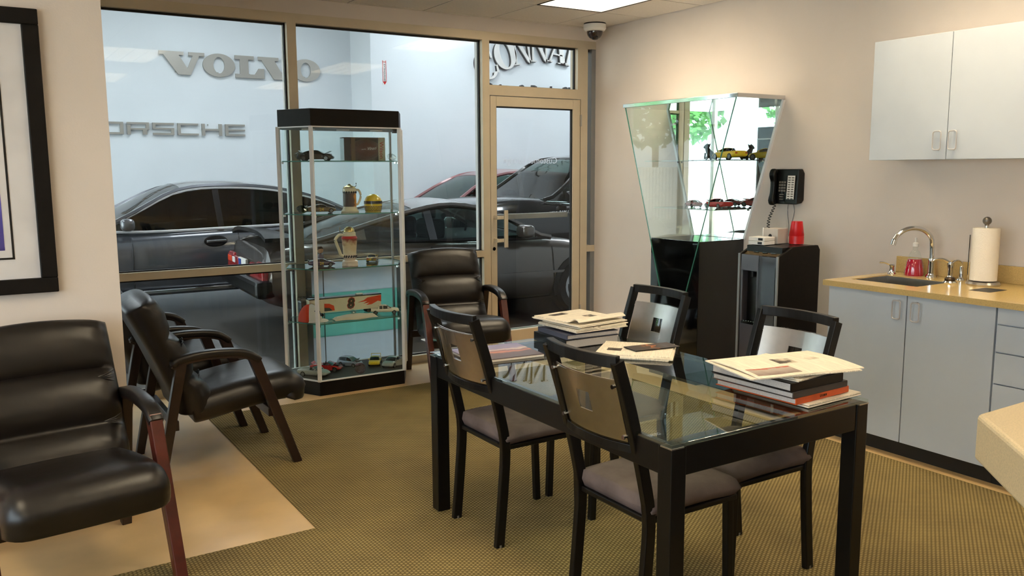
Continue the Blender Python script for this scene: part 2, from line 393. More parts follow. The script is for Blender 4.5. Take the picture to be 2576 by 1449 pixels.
# ---------------------------------------------------------------- storefront
GT, RB, RTZ = 2.575, .82, .872
Y0, Y1, YG = D, D+.11, D+.055
struct(boxpart('wall_back', 'wall', None, (-.6, XR, Y0-.002, Y1, 2.64, CEIL+.16)))
struct(boxpart('trim_header', 'alu', None, (-.6, XR, Y0, Y1, GT, 2.64)))
struct(boxpart('trim_mullion_1', 'alu', None, (1.983, 2.049, Y0, Y1, 0, GT)))
struct(boxpart('trim_mullion_2', 'alu', None, (3.580, 3.646, Y0, Y1, 0, GT)))
struct(boxpart('trim_mullion_3', 'alu', None, (.10, .166, Y0, Y1, 0, GT)))
def storefront(n, x0, x1):
    wd = struct(boxpart('window_%d' % n, 'alu', None, (x0, x1, Y0, Y1, 0, .06)))
    boxpart('mid_rail', 'alu', wd, (x0, x1, Y0, Y1, RB, RTZ))
    for za, zb in ((.06, RB), (RTZ, GT)):
        boxpart('pane', 'pane', wd, (x0, x1, YG-.003, YG+.003, za, zb))
        g = MB()
        for b in ((x0, x0+.010, za, zb), (x1-.010, x1, za, zb), (x0, x1, zb-.014, zb), (x0, x1, za, za+.008)): g.box(b[0], b[1], YG-.010, YG+.010, b[2], b[3])
        g.build('gasket', 'gasket', wd)
        s = MB()                                # white strips paint showroom light onto the frame returns
        for b in ((x0, x0+.012, za, zb), (x1-.012, x1, za, zb)): s.box(b[0], b[1], YG+.014, YG+.05, b[2], b[3])
        s.build('lit_return_paint', 'white', wd)
    return wd
storefront(1, .166, 1.983); storefront(2, 2.049, 3.580); storefront(5, -.6, .10)
# door bay
struct(boxpart('trim_transom', 'alu', None, (3.646, 4.575, Y0, Y1, 2.142, 2.223)))
struct(boxpart('trim_jamb', 'alu', None, (4.575, 4.648, Y0, Y1, 0, GT)))
tp = struct(boxpart('window_3', 'alu', None, (4.54, 4.575, Y0, Y1, 2.223, GT)))
boxpart('pane', 'pane', tp, (3.646, 4.54, YG-.003, YG+.003, 2.223, GT))
g = MB()
for b in ((3.646, 3.656, 2.223, GT), (4.53, 4.54, 2.223, GT), (3.646, 4.54, GT-.014, GT), (3.646, 4.54, 2.223, 2.229)): g.box(b[0], b[1], YG-.01, YG+.01, b[2], b[3])
g.build('gasket', 'gasket', tp)
sl = struct(MB().box(4.692, XR, Y0+.004, Y1, 0, GT).build('window_6', 'alu2'))
boxpart('pane', 'pane', sl, (4.648, 4.692, YG-.003, YG+.003, .06, GT)); boxpart('mid_rail', 'alu', sl, (4.648, XR-.004, Y0-.002, Y1-.02, .805, .862)); boxpart('sill', 'alu', sl, (4.648, 4.692, Y0, Y1, 0, .06))
boxpart('gasket', 'gasket', sl, (4.648, 4.692, YG-.01, YG+.01, GT-.02, GT))
dr = struct(bpy.data.objects.new('door_1', None)); col.objects.link(dr); dr.location = (0, 0, 0)
boxpart('stile', 'alu', dr, (3.653, 3.712, Y0+.004, Y0+.05, .01, 2.136), .003)
boxpart('stile', 'alu', dr, (4.492, 4.570, Y0+.004, Y0+.05, .01, 2.136), .003)
boxpart('rail', 'alu', dr, (3.712, 4.492, Y0+.004, Y0+.05, 2.055, 2.136), .003)
boxpart('rail', 'alu', dr, (3.712, 4.492, Y0+.004, Y0+.05, .01, .17), .003)
boxpart('pane', 'pane', dr, (3.712, 4.492, Y0+.024, Y0+.030, .17, 2.055))
g = MB()
for b in ((3.712, 3.719, .17, 2.055), (4.483, 4.492, .17, 2.055), (3.712, 4.492, 2.045, 2.055)): g.box(b[0], b[1], Y0+.015, Y0+.038, b[2], b[3])
g.build('gasket', 'gasket', dr)
hd = MB().box(3.738, 3.756, Y0-.075, Y0-.06, .895, 1.205).box(3.762, 3.772, Y0-.075, Y0-.06, .895, 1.205)
hd.box(3.676, 3.766, Y0-.062, Y0-.048, 1.13, 1.158).box(3.676, 3.766, Y0-.062, Y0-.048, .94, .968)
hd.box(3.676, 3.690, Y0-.05, Y0+.005, 1.128, 1.160).box(3.676, 3.690, Y0-.05, Y0+.005, .938, .970).box(3.756, 3.762, Y0-.073, Y0-.064, .9, 1.2)
ho = hd.build('door_pull', 'alu', dr, bevel=.002)
MB().lathe([(.001, 0), (.016, 0), (.016, .008), (.009, .012), (.001, .012)], 20, (3.682, Y0+.004, .882), 'y').build('lock_cylinder', 'chrome', dr).rotation_euler = (0, 0, 0)
boxpart('push_bar', 'alu2', dr, (3.72, 4.485, Y0+.065, Y0+.09, 1.12, 1.165), .003)
for z in (.282, 1.96): boxpart('hinge', 'steel', dr, (4.566, 4.580, Y0-.012, Y0+.006, z-.05, z+.05), .003)
text_obj('Customer Lounge', .075, 'film', dr, frame4((4.07, Y0+.031, 1.612), (1, 0, 0), (0, 0, 1)), mirror=True, name='door_lettering', label='white lettering on the outside of the glass')

# dome camera on the ceiling corner
t = thing('dome_camera', 'white dome security camera on the ceiling in the corner', 'camera', (4.53, 5.83, CEIL))
MB().lathe([(.001, 0), (.092, 0), (.092, -.010)], 28).build('gasket_ring', 'black', t)
MB().lathe([(.001, -.010), (.094, -.010), (.094, -.045), (.082, -.062), (.07, -.066), (.001, -.066)], 28).build('housing', 'white', t, smooth=True)
MB().lathe([(.068, -.060)] + [(.068*math.cos(R(a)), -.066-.068*math.sin(R(a))) for a in range(0, 90, 12)] + [(.001, -.134)], 28).build('dome', mat('smoked_dome', (40, 26, 26), .05, coat=1.), t, smooth=True)
MB().lathe([(.03, -.1), (.034, -.12), (.02, -.135), (.001, -.138)], 18, (-.012, -.02, 0)).build('lens', 'gloss_black', t, smooth=True)

# ------------------------------------------------------------------ showroom shell
SX, SY1, SY2, SZ = 5.656, 14.0, 13.15, 4.6
struct(boxpart('floor_showroom', 'sfloor', None, (-3.2, 12, 6.185, 14.1, SF-.1, SF)))
struct(boxpart('wall_showroom_far', 'swall', None, (-3.3, SX, SY1, SY1+.15, SF-.1, SZ)))
struct(boxpart('wall_showroom_return', 'swall', None, (SX, 12, SY2, SY1+.15, SF-.1, SZ)))
struct(boxpart('wall_showroom_right', 'swall', None, (12, 12.15, 6.185, SY1+.15, SF-.1, SZ)))
struct(MB().box(-3.2, 12, 6.087, 6.185, CEIL+.24, SZ).box(XR+.14, 12, 6.04, 6.185, SF-.1, CEIL+.24).box(-3.2, -.6, 6.04, 6.185, SF-.1, CEIL+.24).build('wall_showroom_near', 'swall'))
struct(boxpart('ceiling_showroom', mat('dark_showroom_ceiling', (92, 92, 94), .9), None, (-3.3, 12.15, 6.04, SY1+.15, SZ, SZ+.1)))
struct(MB().box(-3.3, -3.2, 6.04, 7.6, SF-.1, SZ).box(-3.3, -3.2, 7.6, 14.0, 3.1, SZ).build('wall_showroom_left', 'swall'))
wn = struct(MB().box(-3.29, -3.21, 7.6, 14, 3.02, 3.1).box(-3.29, -3.21, 7.6, 14, SF, SF+.08).build('window_7', 'alu'))
for y in (7.6, 9.2, 10.8, 12.4, 13.92): boxpart('mullion', 'alu', wn, (-3.29, -3.21, y, y+.08, SF+.08, 3.02))
for y in (7.68, 9.28, 10.88, 12.48): boxpart('pane', 'pane', wn, (-3.253, -3.247, y, y+1.5, SF+.08, 3.02))
ROW = ('nearest row', 'middle row', 'farthest row'); COLN = ('at the glazed left end', 'over the grey sedan', 'over the black pickup', 'at the far right end')
for i, x in enumerate((-.8, 3.0, 6.8, 10.2)):
    for j, y in enumerate((8.9, 10.6, 12.0)):
        t = thing('showroom_light', 'showroom ceiling light panel %s, %s' % (COLN[i], ROW[j]), 'light', (x, y, SZ), group='showroom ceiling lights')
        boxpart('housing', 'white', t, (-.64, .64, -.34, .34, -.05, 0)); boxpart('lens', 'slens', t, (-.6, .6, -.3, .3, -.056, -.05))

# ---------------------------------------------------------------- wall lettering in the showroom
def ring2(mb, cx, cy, ow, oh, iw, ih, d0, d1, a0=0, a1=360, n=36, sk=0.):
    rs = []
    full = abs(a1-a0) >= 360
    for i in range(n if full else n+1):
        a = R(a0+(a1-a0)*i/n); c, s = math.cos(a), math.sin(a)
        o = (cx+ow/2*c, cy+oh/2*s); q = (cx+iw/2*c+sk*s*iw/2, cy+ih/2*s)
        rs.append([(o[0], d0, o[1]), (q[0], d0, q[1]), (q[0], d1, q[1]), (o[0], d1, o[1])])
    mb.rings(rs, closed=full)
def vshape(): return [(0, 1), (.95, 1), (.95, .85), (.76, .85), (1.08, .28), (1.31, .85), (1.15, .85), (1.15, 1), (1.78, 1), (1.78, .85), (1.57, .85), (1.2, 0), (.71, 0), (.15, .85), (0, .85)]
def lshape(): return [(0, 1), (.8, 1), (.8, .83), (.56, .83), (.56, .17), (.83, .17), (1.0, .45), (1.23, .45), (1.23, 0), (0, 0), (0, .17), (.2, .17), (.2, .83), (0, .83)]
a = ony(398, 127, SY1); b = ony(803, 180, SY1); zt = ony(398, 127, SY1).z; zb = ony(430, 187, SY1).z
hh = .385; zbv = 2.99+.0
t = thing('wall_lettering', 'upper row of brushed metal slab serif letters on showroom wall', 'sign', (a.x, SY1, zb))
hh = zt-zb; total = (b.x-a.x)/hh; adv = [0, 1.70, 3.03, 4.02, 5.46]; kx = total/(5.46+1.32)
for ch, x in zip('VOLVO', adv):
    mb = MB(); x *= kx
    if ch == 'O': ring2(mb, x*hh+.66*hh*kx, .5*hh, 1.32*hh*kx, 1.04*hh, .46*hh*kx, .72*hh, -.05, -.015)
    else:
        poly = vshape() if ch == 'V' else lshape()
        if ch == 'V' and x > 1: poly = [(u*.93, v) for u, v in poly]
        mb.prism([((x+u*kx)*hh, v*hh) for u, v in poly], -.05, -.015, 'xz')
    lo = mb.build('letter', 'letters', t)
    MB().box((x+.6*kx)*hh, (x+.64*kx)*hh, -.015, .0, .1*hh, .2*hh).build('standoff', 'letters', lo)
pr = {'P': [(0, 0, .15, 1), (0, .86, 1, 1), (.85, .40, 1, 1), (0, .40, 1, .54)], 'O': [(0, 0, .15, 1), (.85, 0, 1, 1), (0, .84, 1, 1), (0, 0, 1, .16)],
      'R': [(0, 0, .16, .80), (0, .84, 1, 1), (.85, .38, 1, 1), (0, .38, 1, .52), (.7, 0, .9, .40)], 'S': [(0, .84, 1, 1), (0, .45, .14, 1), (0, .45, 1, .58), (.86, 0, 1, .58), (0, 0, 1, .16)],
      'C': [(0, 0, .15, 1), (0, .84, 1, 1), (0, 0, 1, .16)], 'H': [(0, 0, .16, 1), (.84, 0, 1, 1), (0, .42, 1, .58)], 'E': [(0, 0, .16, 1), (0, .84, 1, 1), (0, .43, 1, .57), (0, 0, 1, .16)]}
p1 = ony(614, 314, SY1); p0 = ony(614, 343, SY1); xe = p1.x; hh = p1.z-p0.z
c0 = ony(310, 0, SY1).x; pitch = (xe-ony(310, 330, SY1).x)/5.0; lw = pitch*.86
t = thing('wall_lettering', 'lower row of wide flat metal letters above the grey sedan', 'sign', (xe-pitch*7+pitch*.14, SY1, p0.z))
for i, ch in enumerate('PORSCHE'):
    mb = MB()
    for q_, (u0, v0, u1, v1) in enumerate(pr[ch]): mb.box(i*pitch+u0*lw, i*pitch+u1*lw, -.045-.0006*q_, -.015, v0*hh+.0003*q_, v1*hh+.0003*q_)
    lo = mb.build('letter', 'letters', t); MB().box(i*pitch+.3*lw, i*pitch+.35*lw, -.015, 0, .87*hh, .97*hh).build('standoff', 'letters', lo)
# arched serif sign seen through the transom
def serif_letter(ch, h):
    mb = MB(); d0, d1 = -.05, 0
    P = lambda pl: mb.prism([(u*h, v*h) for u, v in pl], d0, d1, 'xz')
    if ch == 'N':
        P([(-.40, 1), (-.12, 1), (.36, .0), (.30, 0), (.22, .06), (-.32, 1)]); P([(-.30, .04), (-.24, .04), (-.24, .98), (-.30, .98)])
        P([(.28, 0), (.34, 0), (.34, 1), (.28, 1)]); P([(-.42, 0), (-.12, 0), (-.12, .04), (-.42, .04)]); P([(.18, .96), (.44, .96), (.44, 1), (.18, 1)])
    elif ch == 'A':
        P([(-.02, 1), (.05, 1), (-.28, .0), (-.34, 0)]); P([(-.06, 1), (.06, 1), (.40, 0), (.18, 0)]); P([(-.2, .28), (.22, .28), (.22, .33), (-.2, .33)])
        P([(-.46, 0), (-.18, 0), (-.18, .04), (-.46, .04)]); P([(.08, 0), (.5, 0), (.5, .04), (.08, .04)])
    elif ch == 'O': ring2(mb, 0, .5*h, .9*h, 1.04*h, .42*h, .92*h, d0, d1)
    elif ch == 'C':
        ring2(mb, 0, .5*h, .9*h, 1.04*h, .42*h, .92*h, d0, d1, 50, 310, 28); P([(.26, .62), (.32, .62), (.34, .96), (.30, .96)]); P([(.24, .05), (.34, .30), (.38, .30), (.32, .05)])
    elif ch == 'V': P([(-.42, 1), (-.16, 1), (.05, .2), (.02, 0), (-.05, 0)]); P([(.30, 1), (.36, 1), (.03, 0), (-.02, 0)])
    return mb
cw = ony(1365, 162, SY2)
t = thing('arched_wall_sign', 'arched white serif sign letters with painted edge shade seen above the door', 'sign', (cw.x, SY2, 0))
pxw = (ony(1400, 160, SY2)-ony(1365, 160, SY2)).length/35.
for ch, px_, py_, tilt in (('C', 1237, 196, 32), ('O', 1277, 173, 20), ('N', 1312, 163, 9), ('N', 1352, 157, 1), ('A', 1395, 160, -7), ('N', 1435, 170, -15), ('S', 1476, 190, -24)):
    pos = ony(px_, py_, SY2); hL = .50
    mb = serif_letter('C' if ch == 'S' else ch, hL)
    lo = mb.build('letter', 'sign_face', t, loc=(pos.x-cw.x, -.02, pos.z), rot=(0, R(-tilt), 0))
    # dark shifted copy paints shade on the letter's left and lower sides
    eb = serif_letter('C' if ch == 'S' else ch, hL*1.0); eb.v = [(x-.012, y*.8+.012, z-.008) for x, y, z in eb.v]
    eb.build('letter_shade', 'sign_shade', lo)
ts = ony(1352, 232, SY2)
text_obj('Paint & Body Shop', .30, 'sign_shade', t, frame4((ts.x-cw.x, -.03, ts.z), (1, 0, 0), (0, 0, 1)), ext=.02, name='sign_line')['kind'] = 'stuff'  # line drawn wholly in the painted shade tone of its letter sides
# fire extinguisher arrow
e0 = ony(966, 152, SY2); e1 = ony(966, 213, SY2); hh = e0.z-e1.z
t = thing('fire_extinguisher_sign', 'narrow white and red fire extinguisher arrow sign on showroom wall', 'sign', (e0.x, SY2, e1.z))
boxpart('plate', 'white', t, (-.035, .035, -.006, 0, 0, hh)); MB().prism([(-.035, .05), (.035, .05), (0, 0)], -.009, -.004, 'xz').build('arrow', 'red', t)
MB().box(-.033, -.026, -.008, -.005, .05, hh).box(.026, .033, -.008, -.005, .05, hh).build('border', 'red', t)
text_obj('EXTINGUISHER', .042, 'tblack', t, frame4((0, -.008, hh*.48), (0, 0, -1), (1, 0, 0)), name='lettering'); text_obj('FIRE', .032, 'red', t, frame4((0, -.008, hh*.93), (1, 0, 0), (0, 0, 1)), name='lettering')

# ---------------------------------------------------------------- yard outside the showroom's glazed west side
struct(boxpart('ground', mat('pale_concrete_yard', (206, 204, 196), .8, var=.08, vscale=.4), None, (-60, -3.3, -30, 60, -.4, -.16)))
f = thing('picket_fence', 'white board fence along the far side of the yard', 'fence', (-11.5, 20, -.16))
pf = MB().box(-.01, .01, -.07, .07, 0, 1.75).build('board', 'white', f, loc=(0, -7.9, 0)).data
for i in range(1, 96):
    o = bpy.data.objects.new('board', pf); col.objects.link(o); o.parent = f; o.location = (0, -7.9+i*.166, 0)
for z in (.4, 1.4): boxpart('rail', 'white', f, (-.06, -.01, -8, 8, z, z+.09))
def tree(loc, h, r, label, seed):
    rd = random.Random(seed); t = thing('tree', label, 'tree', loc, group='trees beyond the yard')
    MB().tube([(0, 0, 0), (.1, 0, h*.4), (0, .1, h*.75)], .16, 8, [1, .8, .5]).build('trunk', mat('bark', (90, 74, 60), .9, bump=.3), t)
    mb = MB()
    for i in range(900):
        while True:
            p = Vector((rd.uniform(-1, 1), rd.uniform(-1, 1), rd.uniform(-1, 1)))
            if .35 < p.length < 1: break
        c = Vector((p.x*r, p.y*r, h*.72+p.z*r*.8)); s = rd.uniform(.12, .26)
        a = Vector((rd.uniform(-1, 1), rd.uniform(-1, 1), rd.uniform(-1, 1))).normalized(); b = a.orthogonal().normalized()
        mb.add([c-a*s, c+b*s*.6, c+a*s, c-b*s*.6+Vector((0, 0, .03))], [(0, 1, 2, 3)])
    o = mb.build('foliage', mat('leaves', (86, 140, 70), .7, var=.3, vscale=2), t); o['kind'] = 'stuff'
for i, (x, y, h, r, l) in enumerate(((-14, 14.5, 5.2, 1.9, 'leafy green tree beyond the white fence, near its right end'), (-15, 19, 6.4, 2.4, 'tall leafy tree beyond the middle of the white fence'), (-13.5, 24.5, 5.6, 2.0, 'leafy green tree beyond the white fence, near its left end'))): tree((x, y, -.16), h, r, l, i)
t = thing('utility_pole', 'grey utility pole with crossarm behind the white fence', 'pole', (-12.6, 16.6, -.16))
MB().tube([(0, 0, 0), (0, 0, 8)], .14, 10).build('pole', mat('pole_wood', (120, 112, 104), .9), t); boxpart('crossarm', mat('pole_wood', (0, 0, 0)), t, (-.06, .06, -.9, .9, 6.8, 6.95))

M['base'] = mat('reddish_baseboard', (140, 74, 44), .45, var=.15, vscale=10)
struct(boxpart('baseboard_picture', 'base', None, (-2.8, .53, 4.038, 4.05, 0, .075)))
struct(boxpart('baseboard_right', 'base', None, (XR-.012, XR, 3.1, 6.07, 0, .075)))

# ------------------------------------------------------------------ curves and pads
def smooth_path(pts, n):
    P = [Vector(p) for p in pts]; out = []
    k = len(P)-1
    for i in range(n+1):
        t = i/n*k; s = min(int(t), k-1); f = t-s
        p0, p1, p2, p3 = P[max(s-1, 0)], P[s], P[s+1], P[min(s+2, k)]
        out.append(.5*((2*p1)+(p2-p0)*f+(2*p0-5*p1+4*p2-p3)*f*f+(3*p1-p0-3*p2+p3)*f**3))
    return out
def pad(path, th, hw, edge=.06, n=34, ny=16, rolls=(), depth=.45, crown=0., arch=0.):
    """upholstered pad: thick curve in xz lofted across y with rounded rims and sunken seams (front side = left of path)"""
    pts = smooth_path([(x, 0, z) for x, z in path], n); mb = MB(); rs = []
    for j in range(ny+1):
        v = -1+2*j/ny; v = math.sin(v*math.pi/2)*.6+v*.4
        y = v*hw; e = max(0., (abs(y)-(hw-edge))/edge); k = math.sqrt(max(.02, 1-e*e))
        up, dn = [], []
        for i, p in enumerate(pts):
            d = (pts[min(i+1, n)]-pts[max(i-1, 0)]).normalized(); nr = Vector((d.z, 0, -d.x))
            u = i/n; t = th(u) if callable(th) else th
            ea = min(u, 1-u)/.07; ke = math.sqrt(max(.0, 1-(1-min(1, ea))**2))*.92+.08
            sm = 1.
            for ra, rb in zip(rolls[:-1], rolls[1:]):
                if ra <= u <= rb:
                    sm = 1-depth+depth*math.sin(math.pi*(u-ra)/(rb-ra))**.55
                    sm += .05*abs(v)**3*math.sin(60*u+9*v)          # gathered leather towards the sides
            q = p+d*(arch*(1-v*v)*u**3)
            up.append(q+nr*(t/2*k*ke*sm*(1+crown*(1-v*v)))+Vector((0, y, 0))); dn.append(q-nr*(t/2*k*ke)+Vector((0, y, 0)))
        rs.append(up+dn[::-1])
    return mb.rings(rs)

def armchair(label, loc, rz, leg='darkwood'):
    t = thing('lounge_armchair', label, 'armchair', loc, rz, 'black leather lounge armchairs')
    pad([(.35, .33), (.355, .385), (.30, .405), (.10, .385), (-.08, .355), (-.17, .345)], lambda u: .15 if u > .15 else .13, .275, .075, n=40, ny=20, crown=.12).build('seat', 'leather', t, smooth=True, flat=80)
    bk = pad([(-.13, .335), (-.155, .42), (-.21, .55), (-.275, .70), (-.34, .83), (-.375, .90)], lambda u: .185-.035*u, .280, .085, n=66, ny=22, rolls=(0, .34, .62, 1.0), depth=.62, crown=.08, arch=.03).build('backrest', 'leather', t, smooth=True, flat=80)
    for i, (z, x) in enumerate(((.535, -.135), (.705, -.205))):         # gathered tucks at both ends of each seam
        for s in (-1, 1):
            mb = MB()
            for k in range(4):
                a = -.5+k*.33
                mb.tube([(x+.004, s*.19, z), (x+.016, s*.225, z+.022*a), (x+.006, s*.255, z+.05*a)], .0036, 5, [.4, 1, .3])
            mb.build('tuck', 'leather', bk, smooth=True)
    for s in (-1, 1):
        y = s*.30
        path = smooth_path([(-.255, y, .585), (-.225, y, .612), (-.10, y, .628), (.04, y, .622), (.115, y, .602), (.165, y, .565)], 16)
        a = MB().sweep(path, [(-.024, -.016), (.024, -.016), (.024, .014), (-.024, .014)]).build('armrest', 'darkwood', t, bevel=.004)
        MB().sweep([p+Vector((0, 0, .012)) for p in path], rrect(.062, .040, .015, 3), scales=[.8]+[1]*15+[.9]).build('arm_pad', 'leather', a, smooth=True, flat=60)
        MB().bar((.135, y, .60), (.345, y, 0), .048, .056, (1, 0, 0), .044, .042).build('front_leg', leg, t, bevel=.004)
        MB().bar((-.215, y, .61), (-.345, y, 0), .044, .05, (1, 0, 0), .040, .042).build('rear_leg', 'darkwood', t, bevel=.004)
    for x, z in ((.215, .30), (-.255, .30)): boxpart('seat_rail', 'darkwood', t, (x-.014, x+.014, -.30, .30, z-.03, z+.02), .003)
    return t
# local +x is the way the sitter faces
armchair('black leather armchair in the left foreground, in front of the framed picture', (.226, 3.565, 0), R(-82), 'mahogany')
armchair('black leather armchair seen from the side, nearer of the pair past the picture wall', (1.03, 4.615, 0), R(0))
armchair('black leather armchair half hidden behind its twin beside the storefront glass', (.95, 5.40, 0), R(2))
armchair('black leather armchair facing the room between display case and glass door', (3.03, 5.53, 0), R(-100), 'mahogany')

# ------------------------------------------------------------------ dining set
CZ = .005
def dining_chair(label, loc, rz):
    t = thing('dining_chair', label, 'chair', loc, rz, 'black metal dining chairs at the glass table')
    W = .18
    for s in (-1, 1):
        p = smooth_path([(-.215, s*W, 0), (-.192, s*W, .25), (-.183, s*W, .42), (-.205, s*W, .55), (-.262, s*W, .77), (-.322, s*W, .955)], 16)
        MB().sweep(p, rrect(.026, .040, .004, 2), up=(1, 0, 0)).build('back_post', 'black', t)
        MB().bar((.19, s*.165, .42), (.205, s*.165, 0), .028, .028, (1, 0, 0)).build('front_leg', 'black', t, bevel=.003)
        for x, y in ((-.215, s*W), (.205, s*.165)): MB().lathe([(.001, 0), (.014, 0), (.014, .012), (.001, .012)], 10, (x, y, 0)).build('foot_glide', mat('clear_glide', (120, 116, 110), .2), t)
    bow = lambda y: -.035*(1-(y/W)**2)
    top = [(-.318+bow(y), y, .955) for y in [W*(-1+2*i/12) for i in range(13)]]
    MB().sweep(top, [(-.013, -.020), (.013, -.020), (.013, .018), (-.013, .018)]).build('top_rail', 'black', t, bevel=.003)
    low = [(-.238+bow(y), y, .665) for y in [W*(-1+2*i/12) for i in range(13)]]
    MB().sweep(low, [(-.010, -.014), (.010, -.014), (.010, .014), (-.010, .014)]).build('lower_rail', 'black', t, bevel=.002)
    def X(z, y): return -.238-(z-.665)/(.955-.665)*.08+bow(y)
    z0, z1 = .685, .893
    MB().slab(lambda u, v: (X(z0+v*(z1-z0), W*.93*(2*u-1))-.008, W*.93*(2*u-1), z0+v*(z1-z0)), 12, 2, (-.005, 0, 0)).build('acrylic_panel', 'acrylic', t, smooth=True)
    pb = MB(); hw, hz = .155, .033; zc = .795; hole = .033
    for ya, yb, za, zb in ((-hw, -hole, z0, z1), (hole, hw, z0, z1), (-hole, hole, z0, zc-hz), (-hole, hole, zc+hz, z1)):
        pb.slab(lambda u, v: (X(za+v*(zb-za), ya+u*(yb-ya)), ya+u*(yb-ya), za+v*(zb-za)), 6, 1, (.004, 0, 0))
    pb.build('steel_panel', 'steel', t, smooth=True)
    for y in (-W*.88, W*.88):
        for z in (z0+.02, z1-.02): MB().lathe([(.001, -.02), (.007, -.02), (.007, -.014), (.004, -.012), (.004, .004)], 10, (X(z, y), y, z), 'x').build('bolt', 'chrome', t)
    MB().box(-.19, .215, -.185, .185, .405, .425).build('seat_frame', 'black', t, bevel=.004)
    pad([(-.188, .452), (-.1, .458), (.1, .458), (.222, .448)], .066, .198, .035, n=16, ny=12).build('seat', 'suede', t, smooth=True, flat=80)
    return t
dining_chair('dining chair at near left side of the table, largest of the four', (1.94, 2.14, CZ), 0)
dining_chair('dining chair at far left side of the table, beside the mountain calendar', (1.94, 3.01, CZ), 0)
dining_chair('dining chair across the table in front of the lower kitchen cabinets', (2.42, 2.205, CZ), R(180))
dining_chair('dining chair at the far right side of the table before the black pedestal', (2.42, 3.01, CZ), R(180))

t = thing('dining_table', 'black framed glass top table in the middle of the room', 'table', (2.149, 2.565, CZ))
hx, hy, TH = .464, .78, .735-CZ
for sx in (-1, 1):
    for sy in (-1, 1):
        l = boxpart('leg', 'black', t, tuple(sorted((sx*hx, sx*(hx-.06)))) + tuple(sorted((sy*hy, sy*(hy-.06)))) + (0, TH-.0122), .003)
        cx_, cy2 = sx*(hx+.0008), sy*(hy+.0008)
        MB().box(*sorted((cx_, cx_-sx*.003)), *sorted((cy2, cy2-sy*.05)), TH-.0165, TH-.0125).box(*sorted((cx_-sx*.003, cx_-sx*.05)), *sorted((cy2, cy2-sy*.003)), TH-.0165, TH-.0125).build('corner_clip', 'steel', l)
for sx in (-1, 1): boxpart('apron', 'black', t, tuple(sorted((sx*(hx-.004), sx*(hx-.044)))) + (-hy+.06, hy-.06, TH-.105, TH-.012), .003)
for sy in (-1, 1): boxpart('apron', 'black', t, (-hx+.06, hx-.06) + tuple(sorted((sy*(hy-.004), sy*(hy-.044)))) + (TH-.105, TH-.012), .003)
boxpart('glass_top', 'table_glass', t, (-hx, hx, -hy, hy, TH-.0115, TH), .0015)

# ------------------------------------------------------------------ kitchenette on the right wall
def ring_handle(parent, x, y, z, h=.098, w=.050):
    """flat wire pull: rounded rectangle standing off the door, door face at x, facing -x"""
    p = [(x-.024, y+u, z+v) for u, v in rrect(w, h, .012, 3)]
    mb = MB(); n = len(p); rs = []
    for i in range(n):
        a, b, c = Vector(p[i-1]), Vector(p[i]), Vector(p[(i+1) % n]); d = (c-a).normalized(); s = d.cross(Vector((1, 0, 0))).normalized(); q = Vector((1, 0, 0))
        rs.append([b+s*(.004*math.cos(k*math.pi/3))+q*(.004*math.sin(k*math.pi/3)) for k in range(6)])
    mb.rings(rs, closed=True)
    for v in (-h/2, h/2): mb.tube([(x-.024, y, z+v), (x+.001, y, z+v)], .004, 6)
    return mb.build('handle', mat('satin_nickel', (206, 202, 202), .28, .45), parent, smooth=True)
UX, UB, UTZ = 4.42, 1.582, 2.246
ys = [3.103, 2.640, 2.177, 1.714, 1.251]
t = thing('wall_cabinet', 'grey laminate wall cabinet with two doors, left of the pair above the sink', 'cabinet', (0, 0, 0))
for k in range(2):
    a, b = ys[2*k], ys[2*k+2]
    if k: t = thing('wall_cabinet', 'grey laminate wall cabinet running out of the right edge', 'cabinet', (0, 0, 0))
    boxpart('body', 'cab', t, (UX+.019, XR-.001, b+.0005, a-.0005, UB, UTZ))
    for i, (ya, yb) in enumerate(((a, (a+b)/2), ((a+b)/2, b))):
        d = boxpart('door', 'cab', t, (UX, UX+.018, yb+.002, ya-.002, UB, UTZ), .0015)
        ring_handle(d, UX, yb+.043 if i == 0 else ya-.043, UB+.1, .098, .045)
LX, LT = 4.075, .884
seg = [(3.072, 2.592), (2.592, 2.133)]
t = thing('sink_cabinet', 'grey laminate base cabinet with two doors under the sink', 'cabinet', (0, 0, 0))
MB().box(LX+.02, XR-.002, 2.131, 2.149, .095, LT).box(LX+.02, XR-.002, 3.056, 3.074, .095, LT).box(LX+.02, XR-.002, 2.149, 3.056, .095, .113).box(XR-.014, XR-.002, 2.149, 3.056, .113, LT).box(LX+.02, LX+.038, 2.149, 3.056, LT-.08, LT).build('body', 'cab', t); boxpart('toe_kick', 'cabdark', t, (LX+.06, XR-.002, 2.131, 3.074, 0, .095))
for i, (a, b) in enumerate(seg):
    d = boxpart('door', 'cab', t, (LX, LX+.019, b+.003, a-.003, .092, LT-.004), .0015)
    ring_handle(d, LX, b+.045 if i == 0 else a-.060, .802, .098, .045)
t = thing('drawer_cabinet', 'grey laminate base unit with a column of drawers at right edge', 'cabinet', (0, 0, 0))
boxpart('body', 'cab', t, (LX+.02, XR-.002, 1.10, 2.129, .095, LT)); boxpart('toe_kick', 'cabdark', t, (LX+.06, XR-.002, 1.10, 2.129, 0, .095))
for za, zb in ((.803, LT-.004), (.668, .797), (.515, .662), (.092, .509)):
    d = boxpart('drawer', 'cab', t, (LX, LX+.019, 1.62, 2.127, za, zb), .0015)
    ring_handle(d, LX, 1.87, (za+zb)/2, .045, .098)
